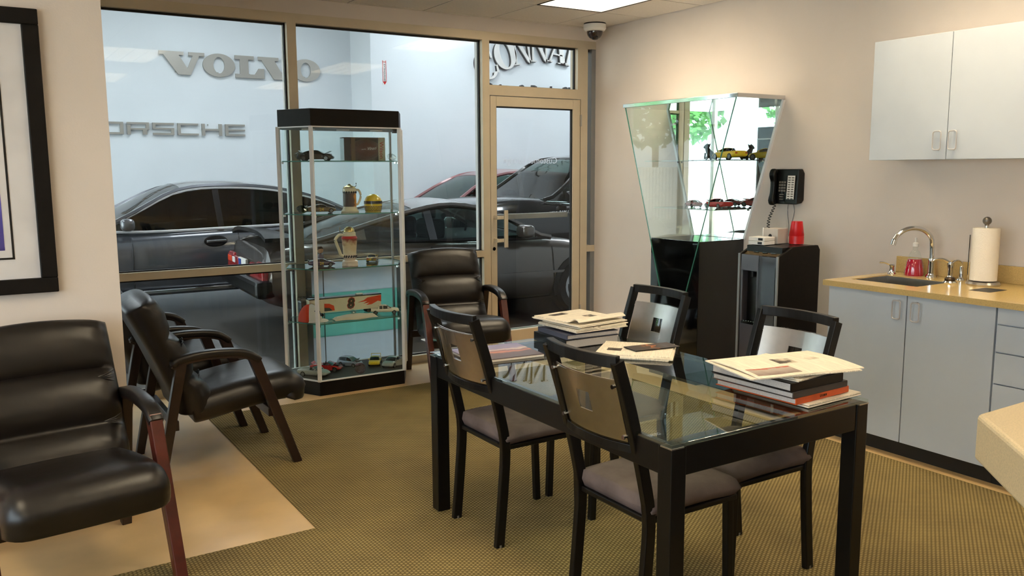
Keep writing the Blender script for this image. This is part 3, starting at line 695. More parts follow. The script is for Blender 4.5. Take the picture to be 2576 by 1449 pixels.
# worktop with a real sink cut-out
t = thing('worktop', 'glossy tan solid surface worktop with small backsplash', 'worktop', (0, 0, 0))
sx0, sx1, sy0, sy1 = 4.20, 4.53, 2.62, 3.02
wt = MB()
for b in ((4.045, sx0, 1.10, 3.092), (sx1, XR-.0015, 1.10, 3.092), (sx0, sx1, 1.10, sy0), (sx0, sx1, sy1, 3.092)): wt.box(*b, LT, .914)
wt.build('slab', 'counter', t); tag(boxpart('backsplash', 'counter', None, (XR-.022, XR-.0015, 1.10, 3.085, .914, 1.01), .002), 'low tan backsplash strip along the wall behind the sink', 'backsplash')
boxpart('waste_hole', 'cabdark', t, (4.30, 4.46, 2.29, 2.40, .9139, .9146), .0)
t = thing('sink', 'stainless steel sink set into the tan worktop', 'sink', (0, 0, 0))
sk = MB(); zz = .76
for b in ((sx0, sx0+.008, sy0, sy1), (sx1-.008, sx1, sy0, sy1), (sx0, sx1, sy0, sy0+.008), (sx0, sx1, sy1-.008, sy1)): sk.box(*b, zz, .910)
sk.box(sx0, sx1, sy0, sy1, zz-.006, zz).build('basin', 'steel', t)
MB().lathe([(.001, .002), (.04, .002), (.045, .0)], 16, (4.37, 2.82, zz)).build('drain', 'chrome', t)
ZT = .914
def base_ring(mb, x, y, r=.027): mb.lathe([(.001, 0), (r, 0), (r, .006), (r*.7, .014), (r*.6, .03)], 16, (x, y, ZT))
t = thing('faucet', 'tall chrome gooseneck faucet behind the sink', 'faucet', (4.64, 2.815, ZT))
mb = MB().lathe([(.001, 0), (.028, 0), (.027, .008), (.018, .02), (.017, .09), (.019, .1), (.016, .11)], 18)
mb.build('base', 'chrome', t, smooth=True)
arc = [(0, 0, .10), (0, 0, .17)] + [(-.12*(1-math.cos(R(a)))*1., .045*(1-math.cos(R(a))), .185+.10*math.sin(R(a))) for a in range(15, 160, 12)]
MB().tube(arc, .0135, 12).build('spout', 'chrome', t, smooth=True); MB().tube([arc[-1], tuple(Vector(arc[-1])+Vector((-.008, .003, -.03)))], .0155, 12).build('aerator', 'chrome', t, smooth=True)
t = thing('soap_pump', 'short chrome soap pump left of the sink', 'soap pump', (4.60, 3.035, ZT))
MB().lathe([(.001, 0), (.026, 0), (.024, .008), (.014, .018), (.012, .04), (.016, .05), (.012, .058), (.001, .06)], 16).build('body', 'chrome', t, smooth=True)
MB().tube([(0, 0, .052), (-.03, .03, .066), (-.05, .05, .068)], .006, 8).build('spout', 'chrome', t, smooth=True)
t = thing('faucet_lever', 'chrome lever handle beside the gooseneck faucet', 'faucet handle', (4.64, 2.70, ZT))
MB().lathe([(.001, 0), (.024, 0), (.022, .01), (.014, .02), (.014, .06), (.019, .075), (.018, .095), (.001, .10)], 16).build('body', 'chrome', t, smooth=True)
MB().tube(smooth_path([(0, 0, .09), (-.03, .03, .112), (-.065, .05, .113), (-.085, .06, .104)], 8), .010, 8, [1, 1, 1, .9, .8, .7, .6, .5, .5]).build('lever', 'chrome', t, smooth=True)
t = thing('water_dispenser_tap', 'small chrome filtered water tap left of the paper towels', 'tap', (4.655, 2.645, ZT))
MB().lathe([(.001, 0), (.026, 0), (.024, .006), (.012, .014), (.011, .075), (.001, .078)], 16).build('body', 'chrome', t, smooth=True)
MB().tube(smooth_path([(0, 0, .07), (-.004, 0, .098), (-.03, .01, .112), (-.055, .022, .098)], 8), .006, 8).build('spout', 'chrome', t, smooth=True)
t = thing('sink_stopper', 'round metal sink stopper lying on the worktop', 'stopper', (4.47, 2.60, ZT))
MB().lathe([(.001, 0), (.034, 0), (.036, .006), (.030, .014), (.001, .014)], 20).build('rim', 'chrome', t, smooth=True); MB().lathe([(.001, .014), (.026, .014), (.028, .024), (.020, .034), (.001, .036)], 12).build('basket', mat('dark_strainer', (60, 46, 30), .4, .6), t, smooth=True)
t = thing('dish_soap_bottle', 'clear bottle of red dish soap behind the sink', 'bottle', (4.635, 2.915, ZT)); t.scale = (1.2, 1.2, 1.3)
pr_ = [(.001, 0), (.043, 0), (.045, .008), (.036, .06), (.030, .075)]
MB().lathe(pr_+[(.001, .075)], 20).build('liquid', mat('red_soap', (190, 16, 50), .1, coat=1.), t, smooth=True)
MB().lathe([(.046, 0), (.0465, .008), (.037, .062), (.022, .105), (.012, .115), (.012, .13), (.001, .131)], 20).build('bottle', 'case_glass', t, smooth=True)
MB().lathe([(.001, .131), (.013, .131), (.013, .146), (.005, .15), (.005, .17), (.001, .17)], 14).build('cap', 'white', t, smooth=True)
t = thing('paper_towel_holder', 'white paper towel roll on a silver stand with ball top', 'paper towels', (4.55, 2.465, ZT))
MB().lathe([(.001, 0), (.082, 0), (.084, .008), (.078, .02), (.03, .026), (.001, .026)], 26).build('base', 'steel', t, smooth=True)
MB().lathe([(.018, .027), (.066, .027), (.066, .305), (.018, .305)], 28).build('paper_roll', mat('paper_towel', (244, 236, 222), .95, var=.02, bump=.3, bscale=200), t, smooth=True)
MB().lathe([(.001, .026), (.008, .026), (.008, .325), (.001, .325)], 10).build('post', 'steel', t); MB().lathe([(.01, .318)]+[(.022*math.cos(R(a)), .343+.022*math.sin(R(a))) for a in range(-60, 91, 15)], 18).build('ball_finial', mat('pewter', (120, 114, 106), .3, .8), t, smooth=True)
MB().tube([(-.07, .045, .01), (-.07, .045, .27)], .004, 6).build('tension_arm', 'chrome', t)

# island end in the lower right corner
t = thing('island_counter', 'speckled cream counter end with thick angled edge, cut by right edge', 'counter', (0, 0, 0))
poly = [(2.141, 1.15), (3.3, 1.16), (3.3, .02), (1.92, -.9), (1.30, -.9), (1.30, .29)]
MB().prism(poly, .79, .914).build('top', 'island', t, bevel=.012, seg=3)
ip = [(2.235, 1.02), (3.2, 1.02), (3.2, .02), (1.95, -.8), (1.45, -.8), (1.45, .22)]
MB().prism(ip, 0.005, .79).build('base_panel', mat('grey_island_panel', (92, 92, 96), .5), t)

# ------------------------------------------------------------------ water cooler and what stands on it
t = thing('water_cooler', 'tall black floor standing water dispenser with silver front trim', 'water cooler', (4.12, 3.47, 0))
w_, d_, h_ = .32, .38, 1.06
side = [(0, .02), (d_, .02), (d_, h_-.03), (d_-.02, h_), (.13, h_), (.10, h_-.012), (.0, h_-.055)]
MB().prism(side, 0, .02, 'xz').build('side_panel', 'blackwood', t, bevel=.004); MB().prism(side, w_-.02, w_, 'xz').build('side_panel', 'blackwood', t, bevel=.004)
boxpart('back_body', 'black', t, (.05, d_-.004, .02, w_-.02, .02, h_-.004))
MB().prism([(.012, h_-.062), (.10, h_-.016), (.10, h_-.03), (.012, h_-.09)], .02, w_-.02, 'xz').build('control_panel', mat('bronze_panel', (86, 72, 48), .25, .5), t)
for k in range(3): MB().box(.04, .06, .06+k*.07, .10+k*.07, h_-.045+.002, h_-.040).build('button', 'gloss_black', t)
fp = MB()                                       # front with an alcove on the left (far) half
gm = mat('cooler_grey', (84, 82, 90), .22, .3, coat=.5)
for b in ((.02, .30, .03, .56), (.155, .30, .90, h_-.058), (.155, .172, .56, .90), (.283, .30, .56, .90)): fp.box(.0, .05, b[0], b[1], b[2], b[3])
fp.v = [(x, max(y, .155) if True else y, z) for x, y, z in fp.v]
fp.build('front_panel', gm, t, bevel=.003)
boxpart('gloss_front', mat('cooler_gloss', (30, 30, 44), .08, coat=1.), t, (-.004, .05, .02, .155, .03, h_-.058), .004)
boxpart('alcove', 'black', t, (.048, .052, .17, .285, .56, .90)); MB().box(-.006, .05, .172, .283, .56, .575).build('drip_tray', 'gloss_black', t); 
for k in range(5): boxpart('tray_slat', 'chrome', t, (.0, .046, .180+k*.02, .190+k*.02, .576, .580))
MB().tube([(.03, .228, .90), (.03, .228, .86)], .012, 10).build('nozzle', 'black', t)
for y in (.0, w_): MB().bar((-.002, y+(.008 if y == 0 else -.008), .03), (-.002, y+(.008 if y == 0 else -.008), h_-.055), .014, .012, (1, 0, 0)).build('edge_trim', 'alu2', t)
text_obj('VERTEX'[:0] or ' ', .01, 'white', t, frame4((0, 0, 0), (1, 0, 0), (0, 0, 1))) if False else None
TZ = h_
t = thing('red_cup_stack', 'upside down stack of red plastic cups on the water dispenser', 'cups', (4.455, 3.62, TZ))
for i in range(5): MB().lathe([(.046-.0005*i, i*.012), (.047, i*.012+.006), (.034, i*.012+.095), (.001, i*.012+.095)] if i == 4 else [(.047, i*.012), (.047, i*.012+.006), (.044, i*.012+.02), (.030, i*.012+.02)], 24).build('cup', 'red', t, smooth=True)
t = thing('tissue_carton', 'plain silver grey carton on the dispenser beside red cups', 'box', (4.385, 3.73, TZ), R(8))
boxpart('carton', mat('grey_card', (190, 184, 178), .6), t, (-.06, .06, -.055, .055, 0, .095), .002); MB().lathe([(.001, 0), (.012, 0), (.012, .002), (.001, .002)], 14, (-.061, 0, .05), 'x').build('opening', 'cabdark', t)
MB().tube([(-.062, .052, .0), (-.062, .052, .1)], .004, 8).build('straw', 'white', t)
for k in range(2):
    t = thing('small_white_box', ('lower' if k == 0 else 'upper') + ' of two flat white boxes on the water dispenser', 'box', (4.245, 3.72, TZ+k*.024), R(4+3*k), 'flat white boxes')
    boxpart('carton', 'white', t, (-.055, .055, -.06, .06, 0, .023), .002); boxpart('print_band', 'black', t, (-.0555, -.0545, -.045, -.012, .004, .019))

# ------------------------------------------------------------------ wall phone
t = thing('wall_telephone', 'black office telephone mounted on the right wall', 'telephone', (XR, 3.905, 1.415), 0)
MB().prism([(-.02, -.11), (-.075, -.118), (-.06, .118), (-.02, .118), (0, .09), (0, -.09)], -.105, .115, 'xz').build('base', 'black', t, bevel=.006)
hs = MB().sweep(smooth_path([(-.085, .085, -.118), (-.098, .085, -.09), (-.088, .085, -.03), (-.086, .085, .04), (-.094, .085, .085), (-.078, .085, .112)], 16), rrect(.05, .036, .014, 3), up=(1, 0, 0), scales=[.8, 1, 1, 1, .9, .8, .8, .8, .8, .8, .9, 1, 1, 1, 1, 1, .8])
hs.build('handset', 'black', t, smooth=True)
def face(y, z): return -.068-(z/.118)*-.0075   # panel face leans back at the top
btn = boxpart('key_label_strip', 'paper_white', t, (-.0745, -.0725, -.082, -.022, -.088, .070)); btn.rotation_euler = (0, R(3.6), 0)
for i in range(10):
    for j in range(2):
        o = MB().box(-.078, -.074, -.016, .003, -.004, .004).build('line_key', mat('grey_key', (112, 104, 96), .5), t); o.location = (.0015+(.060-i*.0155)*.063, -.032-j*.028, .060-i*.0155)
for i in range(4):
    for j in range(3):
        o = MB().box(-.078, -.072, -.007, .007, -.006, .006).build('dial_key', mat('grey_key', (0, 0, 0)), t); o.location = ((.03-i*.019)*.063, .038-j*.020, .03-i*.019)
for i, zz_ in enumerate((-.052, -.068, -.084)):
    o = MB().box(-.078, -.072, -.016, .016, -.003, .003).build('function_key', mat('grey_key', (0, 0, 0)), t); o.location = (zz_*.063, .018, zz_)
pts = []
for i in range(0, 220):
    u = i/219; a = u*2*math.pi*13
    pts.append((-.06+.0+.009*math.cos(a)-.10*u, .085+.03*math.sin(u*5)*u+.009*math.sin(a), -.118-.235*u))
MB().tube(pts, .0028, 5).build('coiled_cord', 'black', t, smooth=True)
for dy in (-.02, .012): MB().tube(smooth_path([(-.01, dy, -.09), (-.008, dy*1.8, -.17), (-.006, dy*.7, -.26), (-.005, dy*.5, -.34)], 12), .0018, 5).build('wire', mat('grey_wire', (120, 120, 124), .5), t)

# ------------------------------------------------------------------ mirrored wall display on a black pedestal
MX = 4.29
yc = 4.565
def hw_at(z): return .25+(z-1.03)*.318
t = thing('mirror_display_case', 'tapered glass wall display with mirrored back on glossy black pedestal', 'display case', (0, 0, 0))
MB().box(MX, XR-.002, yc-.25, yc+.25, 0, 1.03).build('pedestal', 'gloss_black', t, bevel=.002)
ZT2 = 2.0
MB().prism([(yc-hw_at(1.03), 1.032), (yc+hw_at(1.03), 1.032), (yc+hw_at(ZT2), ZT2), (yc-hw_at(ZT2), ZT2)], XR-.010, XR-.003, 'yz').build('mirror_back', 'mirror', t)
MB().prism([(yc-.125, .625), (yc+.125, .625), (yc+hw_at(ZT2), ZT2), (yc-hw_at(ZT2), ZT2)], MX-.010, MX-.004, 'yz').build('front_glass', 'case_glass', t)
for s in (-1, 1):
    y0_, y1_ = yc+s*hw_at(1.03), yc+s*hw_at(ZT2)
    MB().add([(x, y+d, z) for d in (0, s*.005) for x, y, z in ((MX-.004, y0_, 1.032), (XR-.012, y0_, 1.032), (XR-.012, y1_, ZT2), (MX-.004, y1_, ZT2))], [(0, 1, 2, 3), (7, 6, 5, 4), (0, 4, 5, 1), (1, 5, 6, 2), (2, 6, 7, 3), (3, 7, 4, 0)]).build('end_glass', 'case_glass', t)
    MB().bar((MX-.007, yc+s*.125, .625), (MX-.007, y1_, ZT2), .004, .008, (1, 0, 0)).build('glass_edge', 'glass_edge', t)
    MB().bar((XR-.008, y0_+s*.012, 1.032), (XR-.008, y1_+s*.012, ZT2), .018, .022, (1, 0, 0)).build('edge_trim', 'silver', t)
MB().box(MX-.016, XR-.002, yc-hw_at(ZT2)-.02, yc+hw_at(ZT2)+.02, ZT2, ZT2+.028).build('top_plate', mat('polished_plate', (214, 216, 220), .08, 1., var=0), t, bevel=.002)
MSH = (1.60, 1.255)
for z in MSH: boxpart('shelf', 'shelf_glass', t, (MX+.07, XR-.012, yc-hw_at(z)+.015, yc+hw_at(z)-.015, z-.007, z), .001)
for z in MSH:
    for s in (-1, 1): MB().tube([(XR-.03, yc+s*(hw_at(z)-.02), z-.012), (XR-.03, yc+s*(hw_at(z)-.004), z-.012)], .006, 8).build('shelf_pin', 'chrome', t)

# ------------------------------------------------------------------ tall display case by the storefront
t = thing('glass_display_case', 'tall glass display case with black top and base, chamfered front corners', 'display case', (0, 0, 0))
fx0, fx1, fy, bx0, bx1, cy_, by = 1.937, 2.574, 5.523, 1.80, 2.711, 5.79, 6.00
plan = [(fx0, fy), (fx1, fy), (bx1, cy_), (bx1+.012, by), (1.88, by), (bx0, cy_)]
ins = [(fx0+.012, fy+.014), (fx1-.012, fy+.014), (bx1-.014, cy_), (bx1-.004, by-.014), (1.89, by-.014), (bx0+.014, cy_)]
MB().prism(plan, 0, .10).build('base', 'blackwood', t, bevel=.002); boxp = MB().prism(ins, .10, .106).build('deck', mat('charcoal_deck', (58, 60, 60), .6), t)
MB().prism(plan, 1.832, 1.946).build('top', 'blackwood', t, bevel=.002)
MB().prism(ins, 1.822, 1.832).build('soffit', 'alu2', t)
for k, (x, y) in enumerate(((2.0, 5.75), (2.25, 5.75), (2.5, 5.75))): MB().lathe([(.001, 0), (.045, 0), (.045, -.006), (.035, -.008), (.001, -.008)], 18, (x, y, 1.822)).build('spot_lamp', 'silver', t)
for x, y in plan[:3]+plan[5:]: MB().tube([(x, y, .10), (x, y, 1.832)], .0155, 4).build('corner_post', 'silver', t)
boxpart('back_post', 'alu2', t, (bx1-.002, bx1+.012, by-.014, by, .10, 1.832))
n6 = len(plan)
for i in range(n6):
    a = Vector((*plan[i], 0)); b = Vector((*plan[(i+1) % n6], 0)); d = (b-a).normalized()
    MB().bar(a+d*.012+Vector((0, 0, .966)), b-d*.012+Vector((0, 0, .966)), .005, 1.72, (0, 0, 1)).build('glass_panel', 'case_glass', t)
    for z in (.104, 1.828): MB().bar(a+Vector((0, 0, z)), b+Vector((0, 0, z)), .016, .008).build('frame_rail', 'silver', t)
SH = (1.605, 1.245, .872, .495)
sp_ = [(fx0+.02, fy+.03), (fx1-.02, fy+.03), (bx1-.025, cy_+.01), (bx1-.015, by-.03), (1.90, by-.03), (bx0+.025, cy_+.01)]
for z in SH:
    s = MB().prism(sp_, z-.007, z).build('shelf', 'shelf_glass', t)
    rs = []
    for i in range(6):
        a = Vector((*sp_[i], z-.0035)); b = Vector((*sp_[(i+1) % 6], z-.0035)); MB().bar(a, b, .0015, .0066).build('shelf_edge', 'glass_edge', s)
    for x, y in (sp_[0], sp_[1], sp_[2], sp_[5]): MB().lathe([(.001, -.02), (.010, -.02), (.010, -.0075), (.001, -.0075)], 10, (x, y, z)).build('shelf_clip', 'chrome', s)
MB().box(2.535, 2.562, fy+.012, fy+.032, 1.795, 1.822).build('lock', 'black', t)

# poster panel standing on the lower storefront pane behind the case
t = thing('teal_banded_panel', 'white panel with teal band leaning on the lower pane behind the case', 'panel', (0, 0, 0))
pb = lambda x0, x1, z0, z1, m_, n_: boxpart(n_, m_, t, (x0, x1, 6.060, 6.066, z0, z1))
for x0, x1 in ((2.09, 2.175), (2.185, 2.775)):
    pb(x0, x1, .06, .30, 'film', 'lower_field'); pb(x0, x1, .30, .63, 'teal', 'teal_band'); pb(x0, x1, .63, .80, 'film', 'upper_field')

# ------------------------------------------------------------------ framed picture
PY = 4.05
t = thing('framed_picture', 'large matted picture in a wide dark brown frame, cut by left edge', 'picture', (0, PY, 0))
px0, px1, pz0, pz1 = -.62, .291, 1.04, 2.19; fw_ = .062
for b in ((px0, px1, pz0, pz0+fw_), (px0, px1, pz1-fw_, pz1), (px0, px0+fw_, pz0+fw_, pz1-fw_), (px1-fw_, px1, pz0+fw_, pz1-fw_)):
    MB().box(b[0], b[1], -.03, -.002, b[2], b[3]).build('frame_member', 'blackwood', t, bevel=.004)
boxpart('mat_board', mat('mat_board', (236, 226, 228), .9), t, (px0+fw_, px1-fw_, -.012, -.004, pz0+fw_, pz1-fw_))
ix0, ix1, iz0, iz1 = -.47, .141, 1.184, 2.04
for b in ((ix0, ix1, iz0, iz0+.008), (ix0, ix1, iz1-.008, iz1), (ix0, ix0+.008, iz0, iz1), (ix1-.008, ix1, iz0, iz1)): boxpart('inner_line', 'blackwood', t, (b[0], b[1], -.014, -.012, b[2], b[3]))
boxpart('print', ramp_mat('abstract_print', [(0, (70, 50, 130)), (.25, (90, 80, 190)), (.5, (150, 80, 70)), (.75, (200, 120, 110)), (1, (220, 190, 190))], 2, 1.2, -1.4, .5, 5), t, (-.44, .108, -.0135, -.012, 1.222, 2.005))
boxpart('glazing', 'pane', t, (px0+fw_, px1-fw_, -.019, -.016, pz0+fw_, pz1-fw_))

# ------------------------------------------------------------------ cars (full size in the showroom, die-cast in the cases)
def interp(st, x):
    """catmull-rom through stations sorted by x"""
    k = len(st)-1
    if x <= st[0][0]: return st[0][1:]
    if x >= st[-1][0]: return st[-1][1:]
    i = next(j for j in range(k) if st[j][0] <= x <= st[j+1][0])
    f = (x-st[i][0])/max(1e-9, st[i+1][0]-st[i][0]); out = []
    for c in range(1, len(st[0])):
        p1, p2 = st[i][c], st[i+1][c]
        d1 = (st[min(i+1, k)][c]-st[max(i-1, 0)][c])/max(1e-9, st[min(i+1, k)][0]-st[max(i-1, 0)][0])*(st[i+1][0]-st[i][0])
        d2 = (st[min(i+2, k)][c]-st[i][c])/max(1e-9, st[min(i+2, k)][0]-st[i][0])*(st[i+1][0]-st[i][0])
        out.append((2*f**3-3*f*f+1)*p1+(f**3-2*f*f+f)*d1+(-2*f**3+3*f*f)*p2+(f**3-f*f)*d2)
    return out
SEDAN = dict(body=[(-2.48, .42, .62, .72, .58), (-2.40, .30, .80, .93, .80), (-1.9, .22, .90, 1.02, .91), (-1.0, .20, .92, 1.0, .94), (0, .20, .90, .97, .95), (.9, .20, .87, .96, .94), (1.5, .20, .84, .95, .93), (2.1, .22, .76, .86, .88), (2.42, .28, .60, .72, .74), (2.5, .40, .52, .58, .5)],
             cab=[(-1.85, .99, 1.0, .72, .60), (-1.3, .97, 1.27, .80, .60), (-.7, .95, 1.43, .85, .61), (0, .94, 1.475, .87, .62), (.45, .93, 1.42, .87, .62), (.9, .93, 1.2, .86, .64), (1.40, .945, .955, .80, .70)], roof=(-.95, .38), wx=(1.58, -1.5), wr=.345, pillars=[(-.02, .05)], sidewin=(-1.42, 1.12))
COUPE = dict(body=[(-2.0, .42, .62, .70, .70), (-1.96, .34, .75, .85, .80), (-1.5, .22, .80, .90, .845), (-.8, .18, .80, .88, .86), (0, .18, .78, .85, .85), (.8, .18, .74, .82, .85), (1.3, .20, .70, .79, .86), (1.75, .24, .58, .66, .80), (1.98, .30, .48, .53, .66), (2.05, .38, .45, .48, .45)],
             cab=[(-1.72, .87, .885, .66, .52), (-1.2, .87, 1.02, .72, .50), (-.6, .85, 1.17, .77, .50), (-.15, .84, 1.235, .78, .52), (.25, .83, 1.18, .78, .54), (.6, .82, 1.03, .77, .56), (.98, .82, .83, .73, .62)], roof=(-.50, .22), wx=(1.28, -1.12), wr=.30, pillars=[(-.42, -.34)], sidewin=(-1.05, .80))
TRUCK = dict(body=[(-2.9, .6, 1.1, 1.12, .9), (-1.3, .5, 1.12, 1.16, .98), (0, .48, 1.12, 1.18, .99), (1.0, .48, 1.10, 1.24, .98), (1.5, .5, 1.06, 1.26, .97), (2.1, .5, .98, 1.22, .94), (2.5, .5, .88, 1.13, .88), (2.68, .55, .8, .98, .78), (2.72, .6, .75, .85, .6)],
             cab=[(-1.5, 1.14, 1.16, .9, .72), (-1.35, 1.14, 1.74, .9, .74), (-.6, 1.14, 1.86, .92, .74), (.1, 1.15, 1.84, .92, .74), (.45, 1.17, 1.70, .91, .74), (.8, 1.19, 1.46, .90, .75), (1.18, 1.22, 1.23, .86, .76)], roof=(-1.3, .22), wx=(1.72, -2.0), wr=.40, pillars=[(-.62, -.50)], sidewin=(-1.2, .86))
SUV = dict(body=[(-2.3, .5, .8, .9, .7), (-2.2, .35, .95, 1.08, .85), (-1, .28, 1.0, 1.08, .92), (0, .28, .98, 1.05, .92), (.9, .28, .95, 1.04, .91), (1.5, .3, .88, 1.0, .9), (2.0, .32, .78, .86, .84), (2.25, .4, .62, .7, .68)],
           cab=[(-2.1, 1.06, 1.08, .78, .64), (-1.9, 1.06, 1.5, .8, .64), (-.8, 1.04, 1.66, .84, .66), (0, 1.03, 1.66, .85, .66), (.5, 1.02, 1.50, .84, .66), (1.0, 1.03, 1.22, .82, .68), (1.35, 1.04, 1.05, .8, .7)], roof=(-1.8, .3), wx=(1.4, -1.35), wr=.34, pillars=[(-.3, -.2)], sidewin=(-1.8, 1.0))
def car(label, loc, rz, sc, S, paint, gl, cat='car', name='car', group=None, interior=False, open_top=False, hood=0., trunk=0., wing=False, trim=None, lod=1., doors=(), door_open=0.):
    t = thing(name, label, cat, loc, rz, group); t.scale = (sc, sc, sc)
    B, Cb = S['body'], S['cab']; n = int(30*lod)
    rs = []
    for i in range(n+1):
        u = i/n; u = .5-.5*math.cos(math.pi*u); x = B[0][0]+(B[-1][0]-B[0][0])*u
        zb, zs, zt, hw = interp(B, x)
        h = [(0, zb), (.78*hw, zb), (.95*hw, zb+.06), (hw, zb+.30*(zs-zb)), (1.0*hw, zb+.62*(zs-zb)), (.975*hw, zs-.05), (.94*hw, zs), (.86*hw, zs+.62*(zt-zs)), (.70*hw, zs+.88*(zt-zs)), (.35*hw, zt-.006), (0, zt)]
        rs.append([(x, y, z) for y, z in h]+[(x, -y, z) for y, z in h[-2:0:-1]])
    body = MB().rings(rs).build('body', paint, t, smooth=True, flat=50)
    cf = lambda x: interp(Cb, x)
    def side(x, v, s, off=0.):
        zb, zr, hb, hr = cf(x); zr2 = max(zb, zr-.055); return (x, s*(hb+(hr-hb)*v*((zr2-zb)/max(.05, .45) if zr2-zb < .45 else 1)+off), zb+(zr2-zb)*v)
    def top(x, q, off=0.):
        zb, zr, hb, hr = cf(x); zr2 = max(zb, zr-.055); e = side(x, 1., 1.)
        return (x, q*e[1], zr2+(zr-zr2)*(1-q*q)+off)
    x0, x1 = Cb[0][0], Cb[-1][0]; r0, r1 = S['roof']
    if not open_top:
        MB().slab(lambda u, v: top(r0+(r1-r0)*u, -1+2*v, .004), 12, 8, (0, 0, -.02)).build('roof', paint, t, smooth=True)
        MB().slab(lambda u, v: top(x0+.03+(r0-x0-.03)*u, (-1+2*v)*.93), 8, 6, (0, 0, -.006)).build('rear_window', gl, t, smooth=True)
        for s in (-1, 1):
            xs = [x0+(x1-x0)*i/20 for i in range(21)]
            MB().tube([side(x, 1., s) for x in xs], .030, 6).build('roof_rail', paint, t, smooth=True)
            a, b = S['sidewin']; segs = [a]+[p for q in S['pillars'] for p in q]+[b]
            for k in range(0, len(segs), 2):
                xa, xb = segs[k], segs[k+1]
                MB().slab(lambda u, v: side(xa+(xb-xa)*u, .04+.90*v, s), 10, 3, (0, -s*.006, 0)).build('side_window', gl, t, smooth=True)
            for xa, xb in S['pillars']: MB().slab(lambda u, v: side(xa+(xb-xa)*u, v, s, .006), 2, 4, (0, -s*.03, 0)).build('pillar', 'tblack' if trim else paint, t)
            xa = a; MB().slab(lambda u, v: side(x0+(xa-x0)*u, v, s, .004), 5, 3, (0, -s*.02, 0)).build('rear_pillar', paint, t, smooth=True)
            xa = b; MB().slab(lambda u, v: side(xa+(x1-xa)*u, v, s, .004), 3, 2, (0, -s*.02, 0)).build('front_pillar', paint, t, smooth=True)
            if trim:
                MB().tube([side(a+(b-a)*i/16, .95, s, .008) for i in range(17)], .015, 5).build('window_trim', trim, t, smooth=True)
                MB().tube([side(x0+.3+(x1-x0-.3)*i/16, .0, s, .012) for i in range(17)], .015, 5).build('belt_trim', trim, t, smooth=True)
    MB().slab(lambda u, v: top(r1+(x1-.03-r1)*u, (-1+2*v)*.95), 8, 6, (0, 0, -.006)).build('windshield', gl, t, smooth=True)
    if open_top:
        for s in (-1, 1): MB().tube([side(r1+(x1-r1)*i/6, 1., s) for i in range(7)], .03, 6).build('windshield_post', paint, t)
        MB().tube([top(r1, -1+2*i/6) for i in range(7)], .03, 6).build('windshield_header', paint, t)
    if interior or open_top:
        cz = cf(0)[0]
        boxpart('cabin_floor', 'cabdark', t, (x0+.25, x1-.25, -cf(0)[2]+.08, cf(0)[2]-.08, cz-.02, cz+.018))
        for s in (-1, 1):
            MB().box(-.32, -.14, s*.36-.2, s*.36+.2, cz, cz+.2).build('seat_back', 'leather', t, bevel=.05); MB().box(-.29, -.2, s*.36-.1, s*.36+.1, cz+.2, cz+.32).build('headrest', 'leather', t, bevel=.03)
        sw = MB(); q = []
        for i in range(20):
            a = 2*math.pi*i/20; q.append([(.45+.06*math.sin(a)*.4+.0+.014*math.cos(b)*.4, .36+(.17+.014*math.cos(b))*math.cos(a), cz+.08+(.17+.014*math.cos(b))*math.sin(a)) for b in (0, 1.57, 3.14, 4.71)])
        sw.rings(q, closed=True); sw.build('steering_wheel', 'black', t, smooth=True)
    # wheels with arches
    wr = S['wr']
    for wx in S['wx']:
        hw = interp(B, wx)[3]
        for s in (-1, 1):
            ar = MB(); rr = []
            for i in range(17):
                a = math.pi*(-.08+1.16*i/16); c, z = wx+wr*1.13*math.cos(a), wr+wr*1.13*math.sin(a)
                c2, z2 = wx+wr*.9*math.cos(a), wr+wr*.9*math.sin(a)
                rr.append([(c, s*(hw+.006), z), (c2, s*(hw+.004), z2), (c2, s*(hw-.12), z2), (c, s*(hw-.12), z)])
            ar.rings(rr); ar.build('wheel_arch', 'tyre', t)
            MB().lathe([(wr*.60, s*.012), (wr*.9, s*.02), (wr, -s*.015), (wr, -s*.16), (wr*.9, -s*.19), (wr*.6, -s*.19)], 28, (wx, s*(hw-.0)+(0 if s > 0 else .0), wr), 'y').build('tyre', 'tyre', t, smooth=True).scale = (1, 1, 1)
            w_ = MB(); yo = s*(hw+.012)
            w_.lathe([(wr*.62, .0), (wr*.66, s*.012), (wr*.57, s*.012), (wr*.57, -s*.06)], 28, (wx, yo-s*.004, wr), 'y')
            for k in range(5):
                a = 2*math.pi*k/5+.3; w_.bar((wx, yo-s*.012, wr), (wx+wr*.6*math.cos(a), yo-s*.006, wr+wr*.6*math.sin(a)), wr*.16, .02, (0, 1, 0))
            w_.lathe([(.001, s*.012), (wr*.14, s*.012), (wr*.14, -s*.02), (.001, -s*.02)], 14, (wx, yo-s*.006, wr), 'y')
            w_.build('rim', 'rim', t, smooth=True)
    for s in (-1, 1):
        xh = B[-1][0]-.14; zb, zs, zt, hw = interp(B, xh)
        MB().lathe([(.001, .02), (.05, .015), (.075, 0), (.075, -.03), (.001, -.03)], 14, (xh+.02, s*hw*.72, zs-.02), 'x').build('headlight', 'silver', t, smooth=True)
        xt = B[0][0]+.03; zb, zs, zt, hw = interp(B, xt)
        boxpart('tail_light', 'redpaint', t, (xt-.05, xt+.06, s*hw*.78-.13, s*hw*.78+.13, zs-.14, zs-.02), .02)
        xm = x1-.38; zb, zr, hb, hr = cf(xm)
        MB().box(xm-.07, xm+.07, s*(hb+.10)-.10, s*(hb+.10)+.10, zb+.02, zb+.15).build('side_mirror', paint, t, bevel=.045, seg=3, smooth=True)
